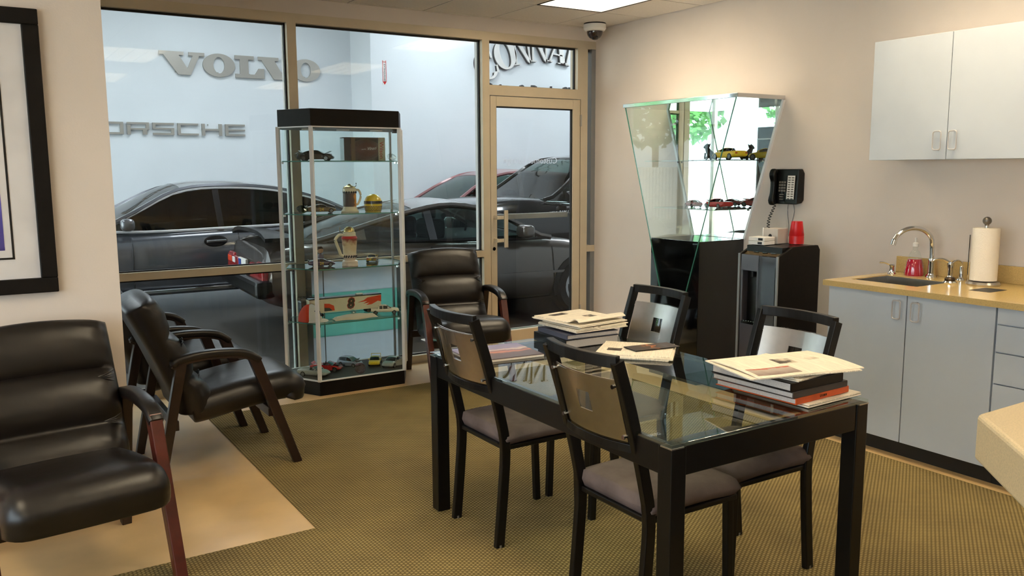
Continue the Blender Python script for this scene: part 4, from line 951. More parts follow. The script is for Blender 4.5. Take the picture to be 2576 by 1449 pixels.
        for dx in doors:
            p = [(dx+.004*math.sin(i), s*(interp(B, dx)[3]*f_+.004), interp(B, dx)[0]+.06+(interp(B, dx)[1]-interp(B, dx)[0]-.06)*i/6) for i, f_ in zip(range(7), (.96, 1., 1., 1., .995, .985, .95))]
            MB().tube(p, .005, 4).build('door_gap', 'cabdark', t)
    if hood:
        xa, xb = x1-.05, B[-1][0]-.28
        def hf(u, v):
            x = xa+(xb-xa)*u; zb, zs, zt, hw = interp(B, x); y = (-1+2*v)*hw*.78; d = x-xa
            return (xa+d*math.cos(hood), y, interp(B, xa)[2]+.02+d*math.sin(hood)+(zt-interp(B, xa)[2])*.6+.02*(1-(2*v-1)**2))
        MB().slab(hf, 8, 6, (0, 0, -.03)).build('open_hood', paint, t, smooth=True)
        xm = (xa+xb)/2; zz_ = interp(B, xm)[2]; boxpart('engine_bay', 'cabdark', t, (xa+.08, xb-.05, -.55, .55, zz_-.1, zz_+.02)); boxpart('engine', 'steel', t, (xa+.2, xb-.25, -.25, .25, zz_+.01, zz_+.07), .02)
    if trunk:
        xa, xb = x0+.1, B[0][0]+.05
        MB().slab(lambda u, v: (xa+(xb-xa)*u*math.cos(trunk), (-1+2*v)*.62, interp(B, xa)[2]+.03+abs(xb-xa)*u*math.sin(trunk)), 6, 4, (0, 0, -.03)).build('open_trunk', paint, t, smooth=True)
    if wing:
        xw = B[0][0]+.12; zw = interp(B, xw)[2]
        wg = MB().box(xw-.18, xw+.16, -.72, .72, zw+.30, zw+.345)
        for s in (-1, 1): wg.box(xw-.10, xw+.10, s*.70-.03, s*.70+.03, zw-.04, zw+.34)
        wg.build('rear_wing', paint, t, bevel=.012)
    if door_open:
        for s in (1, -1):
            a = door_open
            MB().add([(1.0-1.1*math.cos(a)*u+.0, s*(interp(B, 1.0)[3]+1.1*math.sin(a)*u+d), z) for d in (0, .05) for u, z in ((0, .26), (1, .26), (1, .86), (0, .86))], [(0, 1, 2, 3), (7, 6, 5, 4), (0, 4, 5, 1), (1, 5, 6, 2), (2, 6, 7, 3), (3, 7, 4, 0)]).build('open_door', paint, t)
    return t
M['merc'] = mat('graphite_car_paint', (104, 106, 112), .28, .5, coat=1., var=.02)
M['p944'] = mat('taupe_metallic_paint', (92, 84, 78), .28, .55, coat=1., var=.03)
M['truckp'] = mat('black_truck_paint', (26, 25, 26), .18, .2, coat=1., var=.03)
M['suvp'] = mat('maroon_suv_paint', (150, 104, 106), .35, .3, coat=.6, var=.03)
M['cglass'] = glass('car_window_tinted', (.16, .19, .18), 1.6)
M['cglass_clear'] = glass('car_window_clear', (.60, .68, .66), 1.35)
# graphite sedan, parked along the wall, nose to the left
cx = 2.44
sedan = car('graphite grey luxury sedan parked along the showroom wall, nose left', (cx, 10.93, SF), R(180), 1.0, SEDAN, 'merc', 'cglass', interior=True, trim='silver', doors=(.98, -.16, -1.02))
for s in (1, -1):
    for x in (.10, -1.0):
        h_ = interp(SEDAN['body'], x)[3]
        MB().lathe([(.001, .006), (.11, .004), (.13, 0), (.13, -.004)], 20, (0, 0, 0), 'y').build('handle_recess', 'cabdark', sedan, loc=(x, s*(h_*.985+.006), .80)).scale = (1, 1, .5)
        MB().bar((x-.11, s*(h_+.025), .805), (x+.11, s*(h_+.025), .80), .018, .028).build('door_handle', 'chrome', sedan, bevel=.006)
    MB().box(-1.1, 1.15, s*.955-.012, s*.955+.012, .25, .29).build('sill_trim', 'chrome', sedan, bevel=.006)
# hatchback coupe close to the storefront, nose right
co = car('taupe metallic hatchback coupe parked just outside the storefront, nose right', (4.37, 8.46, SF), R(-3), 1.04, COUPE, 'p944', 'cglass_clear', interior=True, trim='black', doors=(.95, -.42))
zt = interp(COUPE['body'], -1.85)[2]
MB().slab(lambda u, v: (-1.98+.34*u, (-1+2*v)*.70, .93+.06*(1-u)*(1-(2*v-1)**4)), 4, 10, (0, 0, -.035)).build('rubber_spoiler', 'black', co, smooth=True)
boxpart('rear_bumper', 'black', co, (-2.10, -1.92, -.80, .80, .40, .56), .04); boxpart('front_bumper', 'p944', co, (1.90, 2.06, -.74, .74, .34, .46), .03)
pl = boxpart('license_plate', 'paper_white', co, (-2.042, -2.02, -.16, .16, .55, .70)); boxpart('plate_band', mat('plate_blue', (40, 70, 150), .5), pl, (-2.045, -2.041, .04, .15, .56, .69))
text_obj('S-944'[:4], .05, mat('plate_blue', (0, 0, 0)), pl, frame4((-2.0235, -.05, .68), (0, -1, 0), (0, 0, 1))) if False else None
for s in (-1, 1):
    boxpart('tail_lamp_cluster', 'redpaint', co, (-2.03, -1.93, s*.5-.25, s*.5+.25, .54, .69), .015); boxpart('turn_signal', 'orange', co, (-2.035, -1.94, s*.62-.09, s*.62+.09, .62, .68), .01); boxpart('reverse_lamp', 'white', co, (-2.035, -1.95, s*.44-.06, s*.44+.06, .62, .68), .01)
    MB().box(-1.7, 1.6, s*.862-.012, s*.862+.012, .46, .485).build('side_moulding', 'p944', co)
MB().tube([(.80, -.45, .86), (.55, -.1, .93)], .008, 5).build('wiper', 'black', co)
# pickup and the red car behind it
tr = car('glossy black pickup truck behind the coupe, seen through the glass door', (7.66, 10.33, SF), R(181), .97, TRUCK, 'truckp', 'cglass_clear', 'truck', 'pickup_truck', interior=True, doors=(.78, -.55))
for s in (1, -1):
    o = text_obj('HEMI', .06, 'silver', tr, frame4((1.13, s*1.002, 1.04), (-1*s, 0, 0), (0, 0, 1)), shear=.2, name='fender_badge'); o2 = text_obj('RAM 1500', .06, 'silver', tr, frame4((.90, s*1.002, 1.05), (-1*s, 0, 0), (0, 0, 1)), shear=.2, name='door_badge')
boxpart('grille', 'chrome', tr, (2.66, 2.74, -.55, .55, .72, .98), .02)
car('maroon roofed vehicle partly hidden behind the black pickup', (7.25, 12.24, SF), R(180), .95, SUV, 'suvp', 'cglass_clear', name='sport_utility_vehicle', interior=True)
# mat just outside the door
t = thing('door_mat', 'green mat with white border lying outside the glass door', 'mat', (4.1, 6.92, SF))
boxpart('pile', 'green_mat', t, (-.56, .75, -.13, .17, 0, .012), .003); boxpart('border', 'paper_white', t, (-.60, .79, -.17, .21, 0, .008), .002)
text_obj('Customer Lounge', .11, 'paper_white', t, frame4((.1, 0, .0125), (1, 0, 0), (0, 1, 0)), name='mat_lettering')

# ------------------------------------------------------------------ things in the tall display case
YB = 5.76
def cpos(px_, z, y=YB):
    """point on a shelf at height z, depth y, under photo column px_ (row near the shelf)"""
    d = ray(px_, 640); return Vector((d.x/d.y*y, y, z))
EPS = .0008
def toy(label, px_, z, y, rz, S, paint, sc=.052, **k): 
    p = cpos(px_, z, y); return car(label, (p.x, p.y, z+EPS), rz, sc, S, paint, 'tglass', 'model car', 'model_car', 'die-cast model cars', lod=.6, **k)
def gem(label, px_, z, y, r, mt='crystal', tilt=R(35), name='crystal_paperweight'):
    p = cpos(px_, z, y); t = thing(name, label, 'crystal', (p.x, p.y, z+EPS))
    mb = MB(); rings = [(.45, .52), (.85, .25), (1.0, .05), (.55, -.5), (.02, -.9)]
    n = 12; rs = []
    for i, (rr, zz) in enumerate(rings): rs.append([(rr*r*math.cos(2*math.pi*(j+.5*(i % 2))/n), rr*r*math.sin(2*math.pi*(j+.5*(i % 2))/n), zz*r) for j in range(n)])
    mb.rings(rs); ca, sa = math.cos(tilt), math.sin(tilt)
    mb.v = [(x, y_*ca-z_*sa, y_*sa+z_*ca) for x, y_, z_ in mb.v]; lo = min(v[2] for v in mb.v); mb.v = [(x, y_, z_-lo) for x, y_, z_ in mb.v]
    mb.build('cut_stone', mt, t)
    return t
# top shelf
gem('round clear crystal beside the black model car on top shelf', 765, SH[0], 5.73, .042)
toy('black model coupe with open hood and trunk on top shelf', 803, SH[0], 5.76, R(-32), SEDAN, 'tblack', .050, hood=.5, trunk=.6, door_open=.5)
gem('clear crystal at the right end of the top shelf', 991, SH[0], 5.70, .036)
p = cpos(920, SH[0], 5.80)
t = thing('boxed_football', 'boxed brown football with autograph and red lettered flap', 'boxed ball', (p.x, p.y, SH[0]+EPS), R(-6))
boxpart('carton_back', 'case_glass', t, (-.15, .15, .05, .054, 0, .165)); boxpart('carton_top', mat('dark_card', (48, 34, 28), .6), t, (-.15, .15, -.05, .05, .161, .165)); boxpart('carton_floor', mat('dark_card', (0, 0, 0)), t, (-.15, .15, -.05, .05, 0, .003))
boxpart('blue_flap', mat('navy_print', (52, 50, 78), .5), t, (-.15, -.105, -.054, -.05, 0, .165)); text_obj('signed ball', .02, 'paper_white', t, frame4((-.128, -.0545, .06), (0, 0, 1), (-1, 0, 0)), name='flap_lettering') if False else None
boxpart('tan_flap', mat('tan_print', (122, 96, 66), .5), t, (-.098, -.07, -.054, -.05, 0, .165)); boxpart('red_flap', 'paper_white', t, (.10, .15, -.054, -.05, 0, .165))
text_obj('Wilson', .042, 'red', t, frame4((.122, -.0545, .075), (0, 0, -1), (1, 0, 0)), name='flap_lettering')
MB().lathe([(.001, -.14), (.025, -.125), (.055, -.08), (.072, -.03), (.075, 0), (.072, .03), (.055, .08), (.025, .125), (.001, .14)], 24, (.015, 0, .080), 'x').build('football', mat('brown_leather', (88, 46, 30), .55, bump=.3, bscale=150), t, smooth=True)
text_obj('Dan Vinatieri'[:0]+'~~ Vinati', .03, 'silver', t, frame4((.02, -.0765, .085), (1, 0, .08), (0, 0, 1)), shear=.4, name='autograph')
boxpart('window_film', 'case_glass', t, (-.15, .15, -.056, -.055, 0, .165))
# second shelf
gem('dark green crystal at the left of second shelf', 765, SH[1], 5.73, .040, glass('green_crystal', (.42, .55, .30), 2.0))
def racer(label, px_, z, y, rz, c1, num, sc=.05):
    t = toy(label, px_, z, y, rz, COUPE, c1, sc, wing=False)
    for s in (-1, 1): text_obj(num, .62, 'yellow', t, frame4((-.05, s*.872, .50), (-1*s, 0, 0), (0, 0, 1)), name='race_number')
    boxpart('rear_spoiler', 'tblack', t, (-1.98, -1.9, -.74, .74, .84, 1.02), .01); return t
M['racebrown'] = mat('bronze_race_paint', (120, 96, 66), .4, coat=.5, var=.4, vscale=3); M['racepurple'] = mat('purple_race_paint', (84, 66, 92), .4, coat=.5, var=.4, vscale=3)
racer('bronze stock car model numbered 24 on second shelf', 812, SH[1], 5.76, R(-12), 'racebrown', '24')
def stein(label, px_, z, y, h, side_, kind):
    p = cpos(px_, z, y); t = thing('beer_stein', label, 'stein', (p.x, p.y, z+EPS), 0, 'lidded ceramic steins'); s = h
    if kind == 0:
        prof = [(.001, 0), (.30, 0), (.31, .04), (.26, .09), (.24, .13), (.235, .16)]; top = .66; r1 = .225
        MB().lathe([(r*s, q*s) for r, q in prof]+[(r1*s, .18*s), (r1*s, .19*s)], 30).build('foot', 'cream', t, smooth=True)
        MB().lathe([(r1*s, .19*s), (r1*s, top*s)], 30).build('body', ramp_mat('stein_scene', [(0, (66, 44, 34)), (.45, (96, 66, 48)), (.55, (214, 140, 40)), (1, (232, 170, 50))], 0, 10., .3, .5, 30), t, smooth=True)
        MB().lathe([(r1*s, top*s), (.235*s, .68*s), (.235*s, .80*s), (.20*s, .84*s), (.001, .845*s)], 30).build('rim', 'cream', t, smooth=True)
        for k in range(9):
            a = R(180+k*20); MB().bar((.236*s*math.cos(a), .236*s*math.sin(a), .66*s), (.236*s*math.cos(a+.16), .236*s*math.sin(a+.16), .71*s), .012, .003, (math.cos(a), math.sin(a), 0)).build('band_stripe', 'black', t)
        MB().lathe([(.215*s, .845*s), (.20*s, .87*s), (.12*s, .90*s), (.06*s, .93*s), (.04*s, .96*s), (.001, .97*s)], 24).build('lid', mat('gold_pewter', (206, 178, 120), .25, .8), t, smooth=True)
        hp = [(side_*.22, 0, .76), (side_*.33, 0, .75), (side_*.40, 0, .62), (side_*.39, 0, .45), (side_*.30, 0, .28), (side_*.22, 0, .25)]
    else:
        MB().lathe([(r*s, q*s) for r, q in ((.001, 0), (.20, 0), (.205, .05), (.19, .09), (.205, .10), (.19, .13), (.15, .15), (.155, .19), (.175, .21), (.18, .29))], 30).build('foot', mat('blush_ceramic', (230, 204, 182), .3, coat=.3), t, smooth=True)
        MB().lathe([(.165*s, .29*s), (.17*s, .40*s), (.19*s, .64*s), (.20*s, .70*s)], 30).build('body', ramp_mat('stein_print', [(0, (232, 216, 190)), (.35, (220, 190, 150)), (.5, (150, 60, 40)), (.65, (120, 70, 50)), (.8, (210, 206, 206)), (1, (220, 216, 214))], 2, 4., -.25, .5, 28), t, smooth=True)
        MB().lathe([(.20*s, .70*s), (.205*s, .71*s), (.18*s, .76*s), (.175*s, .765*s)], 30).build('red_band', 'red', t, smooth=True)
        MB().lathe([(.175*s, .765*s), (.165*s, .80*s), (.165*s, .85*s), (.14*s, .87*s), (.001, .875*s)], 30).build('rim', 'cream', t, smooth=True)
        for k in range(8):
            a = R(195+k*20); MB().bar((.183*s*math.cos(a), .183*s*math.sin(a), .22*s), (.183*s*math.cos(a+.2), .183*s*math.sin(a+.2), .275*s), .010, .003, (math.cos(a), math.sin(a), 0)).build('band_stripe', 'black', t)
        MB().lathe([(.14*s, .875*s), (.13*s, .93*s), (.09*s, .985*s), (.05*s, 1.0*s), (.001, 1.005*s)], 20).build('lid', mat('gold_pewter', (0, 0, 0)), t, smooth=True)
        hp = [(side_*.17, 0, .79), (side_*.27, 0, .80), (side_*.37, 0, .70), (side_*.36, 0, .62), (side_*.28, 0, .40), (side_*.24, 0, .29), (side_*.16, 0, .25)]
    MB().tube(smooth_path([(x*s, y_*s, z_*s) for x, y_, z_ in hp], 18), .038*s, 10).build('handle', 'cream', t, smooth=True)
    MB().tube([(side_*.17*s, 0, .86*s), (side_*.25*s, 0, .90*s), (side_*.25*s, 0, 1.0*s)], .016*s, 8, [1, 1, 1.5]).build('thumb_lift', mat('dull_pewter', (140, 134, 126), .35, .7), t, smooth=True)
stein('cream lidded beer stein with racing scene beside yellow helmet', 884, SH[1], 5.74, .205, 1, 0)
p = cpos(942, SH[1], 5.72)
t = thing('mini_helmet', 'miniature yellow racing helmet with dark visor on second shelf', 'helmet', (p.x, p.y, SH[1]+EPS), R(-20))
hr = .064
prof = [(.86*hr, 0), (.93*hr, .010), (.98*hr, .03), (1.0*hr, .045)]+[(hr*math.cos(R(a)), .062+hr*1.0*math.sin(R(a))) for a in range(-5, 90, 9)]+[(.001, .062+hr)]
MB().lathe(prof, 32).build('shell', 'yellow', t, smooth=True)
MB().slab(lambda u, v: ((hr+.0015)*math.cos(R(185+170*u)), (hr+.0015)*math.sin(R(185+170*u)), .056+.020*v), 20, 2, (0, 0, .0004)).build('visor', 'gloss_black', t, smooth=True)
ck = MB()
for i in range(14):
    for j in range(4):
        a = R(192+155*(i+.5*(j % 2))/14); r_ = hr*(.925+.025*j)+.0005
        ck.bar((r_*math.cos(a), r_*math.sin(a), .008+j*.0095), (r_*math.cos(a+.12), r_*math.sin(a+.12), .008+j*.0095), .003, .0055)
ck.build('checker_marks', 'black', t)['kind'] = 'stuff'
# third shelf
racer('purple stock car model numbered 24 on third shelf', 808, SH[2], 5.74, R(-14), 'racepurple', '24', .046)
p = cpos(806, SH[2], 5.83)
t = thing('driver_bobblehead', 'small driver figurine standing behind the purple model car', 'figurine', (p.x, p.y, SH[2]+EPS))
MB().lathe([(.001, 0), (.022, 0), (.02, .03), (.026, .055), (.018, .075), (.008, .08), (.008, .085)], 16).build('body', 'racepurple', t, smooth=True); MB().lathe([(.001, .082)]+[(.021*math.cos(R(a)), .105+.024*math.sin(R(a))) for a in range(-75, 91, 15)], 18).build('head', mat('figurine_skin', (206, 160, 126), .5), t, smooth=True)
MB().lathe([(.0225, .104), (.0225, .118), (.014, .132), (.001, .134)], 16, (.0, .004, 0)).build('hair', mat('figurine_hair', (60, 40, 26), .6), t, smooth=True)
stein('tall lidded beer stein with red band on third shelf', 880, SH[2], 5.66, .275, -1, 1)
toy('yellow and black stock car model on third shelf', 936, SH[2], 5.84, R(62), COUPE, mat('yellow_black_paint', (190, 150, 20), .3, coat=.6, var=.9, vscale=2), .044)
gem('clear crystal on third shelf in front of the yellow stock car', 944, SH[2], 5.68, .03)
# fourth shelf
p = cpos(774, SH[3], 5.72)
t = thing('baseball_cap', 'white and orange baseball cap with dog emblem on fourth shelf', 'cap', (p.x, p.y, SH[3]+EPS), R(-55))
R0 = .085
def dome(a0, a1):
    mb = MB(); mb.slab(lambda u, v: (R0*math.cos(R(v*84))*math.cos(R(a0+(a1-a0)*u)), R0*.92*math.cos(R(v*84))*math.sin(R(a0+(a1-a0)*u)), .004+.115*math.sin(R(v*84))), 12, 8, (0, 0, -.002)); return mb
dome(-62, 62).build('front_panel', mat('white_twill', (222, 212, 204), .9, bump=.2, bscale=300), t, smooth=True); dome(62, 298).build('back_panel', mat('orange_twill', (214, 62, 30), .9, bump=.2, bscale=300), t, smooth=True)
MB().slab(lambda u, v: ((R0-.004+.060*v*math.cos(R(-62+124*u)))*math.cos(R(-62+124*u)), (R0*.92-.004+.03*v)*math.sin(R(-62+124*u)), .006+.012*(1-v)*0+.008*math.cos(R(-62+124*u))*(1-v)), 14, 5, (0, 0, -.003)).build('brim', mat('white_twill', (0, 0, 0)), t, smooth=True)
dg = MB()
for a_, b_, w_ in (((-.018, .06), (.016, .06), .012), ((-.018, .062), (-.026, .078), .009), ((-.026, .078), (-.036, .076), .008), ((-.016, .058), (-.018, .036), .005), ((-.010, .058), (-.009, .036), .005), ((.012, .058), (.010, .036), .005), ((.017, .058), (.020, .036), .005), ((.016, .062), (.026, .072), .004)):
    P3 = lambda q: (.088*math.cos(math.asin((q[1]-.004)/.115))*math.cos(q[0]/.075), .081*math.cos(math.asin((q[1]-.004)/.115))*math.sin(q[0]/.075), q[1])
    dg.bar(P3(a_), P3(b_), w_, .002, (1, 0, .5))
dg.build('dog_emblem', mat('navy_thread', (40, 54, 90), .8), t)
p0 = cpos(800, SH[3], 5.86); p1 = cpos(951, SH[3], 5.86)
t = thing('model_car_hauler', 'long white and orange model transporter trailer numbered 8', 'model truck', (p0.x-.09, 5.86, SH[3]+EPS))
Lh = p1.x-p0.x+.09
MB().box(0, Lh, -.035, .035, .028, .128).build('trailer', mat('cream_white', (228, 214, 184), .4), t, bevel=.002); boxpart('roof_panel', 'tblack', t, (-.001, Lh+.001, -.037, .037, .128, .136)); boxpart('roof_pod', 'white', t, (Lh*.66, Lh*.76, -.015, .015, .136, .146), .004)
text_obj('8', .098, 'tblack', t, frame4((Lh*.56, -.0362, .078), (1.25, 0, 0), (0, 0, 1)), shear=.15, name='race_number', ext=.0006, bold=.004); text_obj('8', .104, 'redpaint', t, frame4((Lh*.56, -.0356, .078), (1, 0, 0), (0, 0, 1)), shear=.15, name='number_shadow', ext=.0003, bold=.007)
fl = MB()
for y in (-.0362,):
    fl.prism([(Lh*.66, .083), (Lh*.75, .095), (Lh*.80, .112), (Lh, .124), (Lh, .075), (Lh*.95, .082), (Lh*.86, .06), (Lh*.78, .058), (Lh*.83, .074), (Lh*.74, .070), (Lh*.80, .086)], y, y+.001, 'xz')
fl.build('flame_graphic', 'orange', t)
MB().prism([(Lh*.20, .04), (Lh*.34, .04), (Lh*.33, .075), (Lh*.27, .092), (Lh*.20, .095)], -.0362, -.0352, 'xz').build('flame_graphic', 'orange', t); MB().prism([(Lh*.20, .04), (Lh*.31, .04), (Lh*.27, .062), (Lh*.20, .066)], -.0367, -.036, 'xz').build('wheel_graphic', 'tblack', t)
for x in (.05, .09, Lh-.06, Lh-.10): MB().lathe([(.001, -.072), (.014, -.072), (.014, 0), (.001, 0)], 14, (x, .036, .014), 'y').build('wheel', 'tyre', t)
p = cpos(890, SH[3], 5.63)
t = thing('folded_shirt', 'folded off-white garment lying in front of the model transporter', 'garment', (p.x, p.y, SH[3]+EPS))
MB().slab(lambda u, v: (-.16+.32*u+.02*(v-.5), -.055+.125*v, .026*math.sin(math.pi*min(1, max(0, v)))**.35*math.sin(math.pi*u)**.2+.006+.003*math.sin(9*u+5*v)), 18, 10, (0, 0, -.002)).build('cloth', mat('off_white_cloth', (206, 190, 168), .95, bump=.15), t, smooth=True)
gem('small clear crystal resting on the folded garment', 884, SH[3]+.034, 5.63, .022)
toy('white and orange pickup style model car on fourth shelf', 966, SH[3], 5.70, R(-22), TRUCK, mat('white_orange_paint', (230, 214, 186), .3, coat=.5), .036)
p = cpos(782, SH[3], 5.93)
t = thing('black_wire_rack', 'black model truck cab with wire rack behind the cap', 'model truck', (p.x, p.y, SH[3]+EPS))
boxpart('cab', 'tblack', t, (-.10, .03, -.035, .035, .02, .115), .008)
for y in (-.035, .035): MB().tube([(-.10, y, .115), (-.10, y, .138), (.03, y, .138), (.03, y, .115)], .002, 5).build('rack_rail', 'black', t)
for k in range(5): MB().tube([(-.09+k*.027, -.035, .138), (-.09+k*.027, .035, .138)], .0015, 5).build('rack_bar', 'black', t)
for x in (-.07, .0): MB().lathe([(.001, -.06), (.018, -.06), (.018, 0), (.001, 0)], 14, (x, .03, .018), 'y').build('wheel', 'tyre', t)
# deck
DK = .106
toy('silver grey convertible model at the left front of the case floor', 779, DK, 5.70, R(-52), COUPE, 'tsilver', .056, open_top=True, hood=.0)
toy('red convertible model with open hood and trunk on the case floor', 812, DK, 5.80, R(-38), COUPE, 'redpaint', .056, open_top=True, hood=.75, trunk=.7, door_open=.5)
toy('silver blue hatchback model with open hood and tailgate on the case floor', 872, DK, 5.85, R(-60), SUV, 'tblue', .042, hood=.9, trunk=.5, door_open=.4)
gem('pink round cut crystal at the front of the case floor', 897, DK, 5.58, .042, 'pink_crystal', R(70))
toy('yellow sports coupe model with tall rear wing on the case floor', 936, DK, 5.80, R(-118), COUPE, 'yellow', .050, wing=True)
toy('silver coupe model with open door at the right of the case floor', 982, DK, 5.68, R(-140), COUPE, 'tsilver', .056, door_open=.6)
boxpart('acrylic_block', 'acrylic', None, (2.53, 2.575, 5.60, 5.625, DK+EPS, DK+.014))
tag(bpy.data.objects['acrylic_block'], 'tiny clear acrylic block at the right end of the case floor', 'block')
# mirrored wall case
def mtoy(label, y, z, x, rz, S, paint, sc=.052, **k): return car(label, (x, y, z+EPS), rz, sc, S, paint, 'tglass', 'model car', 'model_car', 'die-cast model cars', lod=.6, **k)
yq = onx(1842, 392, 4.56).y
mtoy('yellow roadster model on the upper shelf of the mirrored display', yq, MSH[0], 4.53, R(80), COUPE, 'yellow', .068, open_top=True)
yq2 = onx(1822, 516, 4.56).y+.03
mtoy('red roadster model on the lower shelf of the mirrored display', yq2, MSH[1], 4.53, R(80), COUPE, 'redpaint', .058, open_top=True, hood=.35)
mtoy('small dark red model car at the far end of the lower mirrored shelf', yq2+.25, MSH[1], 4.53, R(70), COUPE, mat('dark_red_paint', (120, 20, 24), .3, coat=.6), .044)
t = thing('black_dog_figurine', 'black sitting dog figurine beside the yellow roadster model', 'figurine', (4.52, yq+.185, MSH[0]+EPS), R(180))
sk_ = MB(); 
sk_.tube(smooth_path([(-.03, 0, .008), (-.028, 0, .03), (.0, 0, .055), (.018, 0, .078), (.022, 0, .09)], 12), .024, 10, [.7, 1, 1.1, 1.1, 1.05, 1, .9, .85, .75, .7, .62, .6, .5]).build('body', 'black', t, smooth=True)
hd_ = MB().tube(smooth_path([(.004, 0, .092), (.02, 0, .098), (.042, 0, .090), (.052, 0, .087)], 8), .017, 10, [.6, 1, 1.05, 1, .85, .7, .6, .5, .3]).build('head', 'black', t, smooth=True)
for s in (-1, 1):
    MB().tube([(.008, s*.012, .104), (.004, s*.016, .120)], .007, 6, [1, .2]).build('ear', 'black', hd_); MB().tube([(.024, s*.012, .05), (.03, s*.013, .006)], .007, 6).build('front_leg', 'black', t); MB().tube([(-.02, s*.02, .028), (.008, s*.022, .008)], .011, 6).build('hind_leg', 'black', t)
MB().tube(smooth_path([(-.045, 0, .01), (-.06, 0, .018), (-.066, .01, .03)], 6), .005, 6).build('tail', 'black', t)

# ------------------------------------------------------------------ papers and books on the table
TT = .735+.0006
M['news'] = print_mat('newsprint', (250, 240, 220), (110, 104, 98), pic=None, amount=.28)
M['news2'] = print_mat('newsprint_pictures', (250, 240, 220), (110, 104, 98), pic=(120, 100, 92), amount=.22)
def sheet(parent, name, cx_, cy_, z, w_, d_, rz, th, mt, wav=.002, curl=None, seed=0, patches=()):
    rd = random.Random(seed); ph = [rd.uniform(0, 6) for _ in range(4)]
    def f(u, v):
        x, y = (u-.5)*w_, (v-.5)*d_
        zz = th+wav*(math.sin(6*u+ph[0])*math.sin(5*v+ph[1])+.5*math.sin(13*u+ph[2]))*min(1, 6*min(u, 1-u, v, 1-v)+.3)
        if curl: zz += curl(u, v)
        return (x, y, max(.0012, zz))
    o = MB().slab(f, 22, 16, (0, 0, -min(th, .004))).build(name, mt, parent, smooth=True); o.location = (cx_, cy_, z); o.rotation_euler = (0, 0, rz)
    for u0, u1, v0, v1, pm in patches: MB().slab(lambda a, b: tuple(Vector(f(u0+(u1-u0)*a, v0+(v1-v0)*b))+Vector((0, 0, .0009))), 8, 6, (0, 0, -.0004)).build('printed_picture', pm, o, smooth=True)
    return o
def newspaper(label, cx_, cy_, z, w_, d_, rz, n, th, mt='news', curl=None, seed=0, group=None, patches=()):
    t = thing('newspaper', label, 'newspaper', (cx_, cy_, z), rz, group)
    for k in range(n): sheet(t, 'section', random.Random(seed+k).uniform(-.008, .008), random.Random(seed+k+9).uniform(-.008, .008), k*th, w_-.006*k, d_-.004*k, R(random.Random(seed+k).uniform(-2, 2)), th, mt if k == n-1 else 'news', .0008 if k < n-1 else .002, curl if k == n-1 else None, seed+k, patches if k == n-1 else ())
    return t
def book(label, cx_, cy_, z, w_, d_, h, rz, cover, spine_side=-1, text=None, tcol='silver', hard=True, covermat=None):
    t = thing('book', label, 'book', (cx_, cy_, z), rz); b_ = .003
    cm = covermat or cover
    boxpart('front_cover', cm, t, (-w_/2, w_/2, -d_/2, d_/2, h-b_, h), .0008); boxpart('back_cover', cover, t, (-w_/2, w_/2, -d_/2, d_/2, 0, b_), .0008)
    sy = -d_/2 if spine_side < 0 else d_/2
    MB().box(-w_/2, w_/2, min(sy, sy-spine_side*.004), max(sy, sy-spine_side*.004), b_, h-b_).build('spine', cover, t)
    boxpart('pages', 'pages', t, (-w_/2+.005, w_/2-.005, -d_/2+.004, d_/2-.005, b_, h-b_))
    if text: text_obj(text, h*.55, tcol, t, frame4((0, sy+spine_side*.0006, h/2), (1, 0, 0), (0, 0, 1)), name='spine_lettering')
    return t
PHOTO = ramp_mat('press_photo', [(0, (60, 54, 50)), (.45, (110, 100, 92)), (.6, (200, 186, 164)), (1, (240, 228, 206))], 0, 3., .45, 1.6, 30, .9); ADRED = ramp_mat('press_advert', [(0, (150, 130, 122)), (.5, (190, 178, 166)), (.62, (190, 96, 76)), (1, (206, 130, 100))], 1, 9., 1.1, .4, 30, .9)
# mountain calendar at the far left corner
a, b, c, d = onz(1200, 912, TT), onz(1240, 852, TT), onz(1365, 885, TT), onz(1290, 912, TT)
book('wide photo calendar with purple mountain sunset lying beside far left chair', 1.905, 3.135, TT, .33, .27, .012, R(-6), 'paper_white',
     covermat=ramp_mat('mountain_sunset', [(0, (70, 44, 40)), (.38, (96, 60, 52)), (.45, (214, 130, 90)), (.52, (120, 84, 96)), (.58, (226, 206, 190)), (.66, (150, 136, 170)), (1, (136, 130, 176))], 1, 3.4, .5, .22, 14, .35))
# far stack: black box-like books, then papers
bz = TT
book('thick black book at the bottom of the far paper stack', 2.37, 3.175, bz, .27, .30, .040, R(-92), 'black'); bz += .0405
book('grey blue binder lying on the thick black book', 2.375, 3.17, bz, .26, .28, .022, R(-94), mat('slate_cover', (74, 78, 98), .5)); bz += .033
newspaper('crumpled newspapers and flyers in the middle of the far stack', 2.40, 3.16, bz, .30, .30, R(-88), 4, .005, 'news2', seed=3); bz += .025
newspaper('folded newspaper with a rolled front edge on top of the far stack', 2.39, 3.18, bz, .33, .30, R(-84), 3, .005, 'news', curl=lambda u, v: .022*math.exp(-((u-.92)/.10)**2), seed=11, patches=((.1, .25, .2, .5, PHOTO), (.45, .6, .6, .8, PHOTO)))
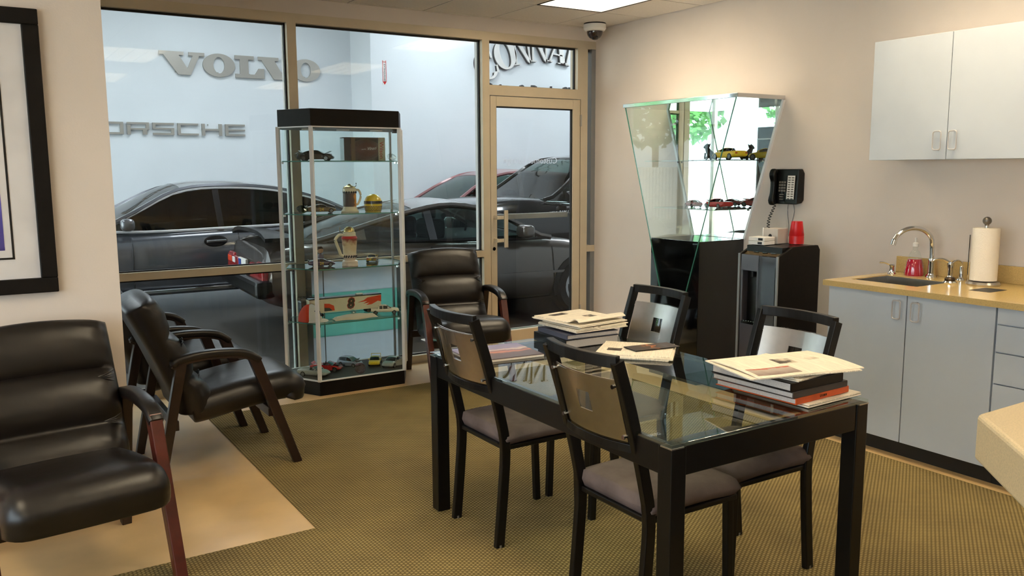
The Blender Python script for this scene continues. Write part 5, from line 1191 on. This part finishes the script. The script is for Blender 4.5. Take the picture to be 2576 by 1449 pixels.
# middle papers
a, b, c, d = onz(1470, 886, TT), onz(1600, 912, TT), onz(1718, 884, TT), onz(1580, 853, TT)
mc = (a+c)/2
newspaper('loose newspapers spread in the middle of the glass table', mc.x-.005, mc.y-.02, TT, .33, .29, R(-48), 4, .0045, 'news', seed=21, patches=((.1, .3, .3, .5, PHOTO),))
t = book('dark brochure with orange pictures lying on the middle newspapers', mc.x+.065, mc.y-.045, TT+.021, .23, .10, .004, R(-8), 'black', covermat=ramp_mat('brochure_print', [(0, (40, 34, 32)), (.4, (80, 60, 48)), (.5, (200, 120, 60)), (.6, (60, 46, 44)), (1, (90, 84, 86))], 0, 5., .5, .8, 25))
# near right stack
bx, by_ = 2.425, 2.02
newspaper('folded newspaper at the bottom of the right hand stack', bx+.06, by_-.03, TT, .30, .33, R(4), 2, .006, 'news', seed=31)
bz = TT+.0135
book('paperback with red and orange spine in the right hand stack', bx+.01, by_, bz, .30, .35, .022, R(3), mat('red_orange_cover', (206, 84, 30), .4, var=.3, vscale=6), text='STORM', tcol='black'); bz += .0225
book('slim grey hardcover in the right hand stack', bx, by_+.005, bz, .30, .36, .022, R(2), mat('grey_cover', (70, 62, 58), .5)); bz += .0225
book('thick black hardcover under the top papers of the right stack', bx-.01, by_+.01, bz, .28, .36, .030, R(1), 'black'); bz += .0305
newspaper('crumpled papers between black hardcover and top newspaper of right stack', bx+.0, by_-.01, bz, .27, .30, R(8), 3, .0045, 'news', seed=41); bz += .018
newspaper('large newspaper lying open on top of the right hand stack', 2.40, 1.985, bz, .44, .30, R(-14), 2, .004, 'news', curl=lambda u, v: .006*math.sin(3*v), seed=55, patches=((.42, .60, .45, .66, PHOTO), (.03, .44, .08, .34, ADRED), (.74, .84, .5, .6, PHOTO)))
t = thing('table_clamp', 'small steel and glass corner ornament at far left table corner', 'ornament', (1.735, 3.31, TT)); MB().lathe([(.001, 0), (.012, 0), (.010, .02), (.013, .03), (.001, .034)], 14).build('ornament_body', 'chrome', t, smooth=True)
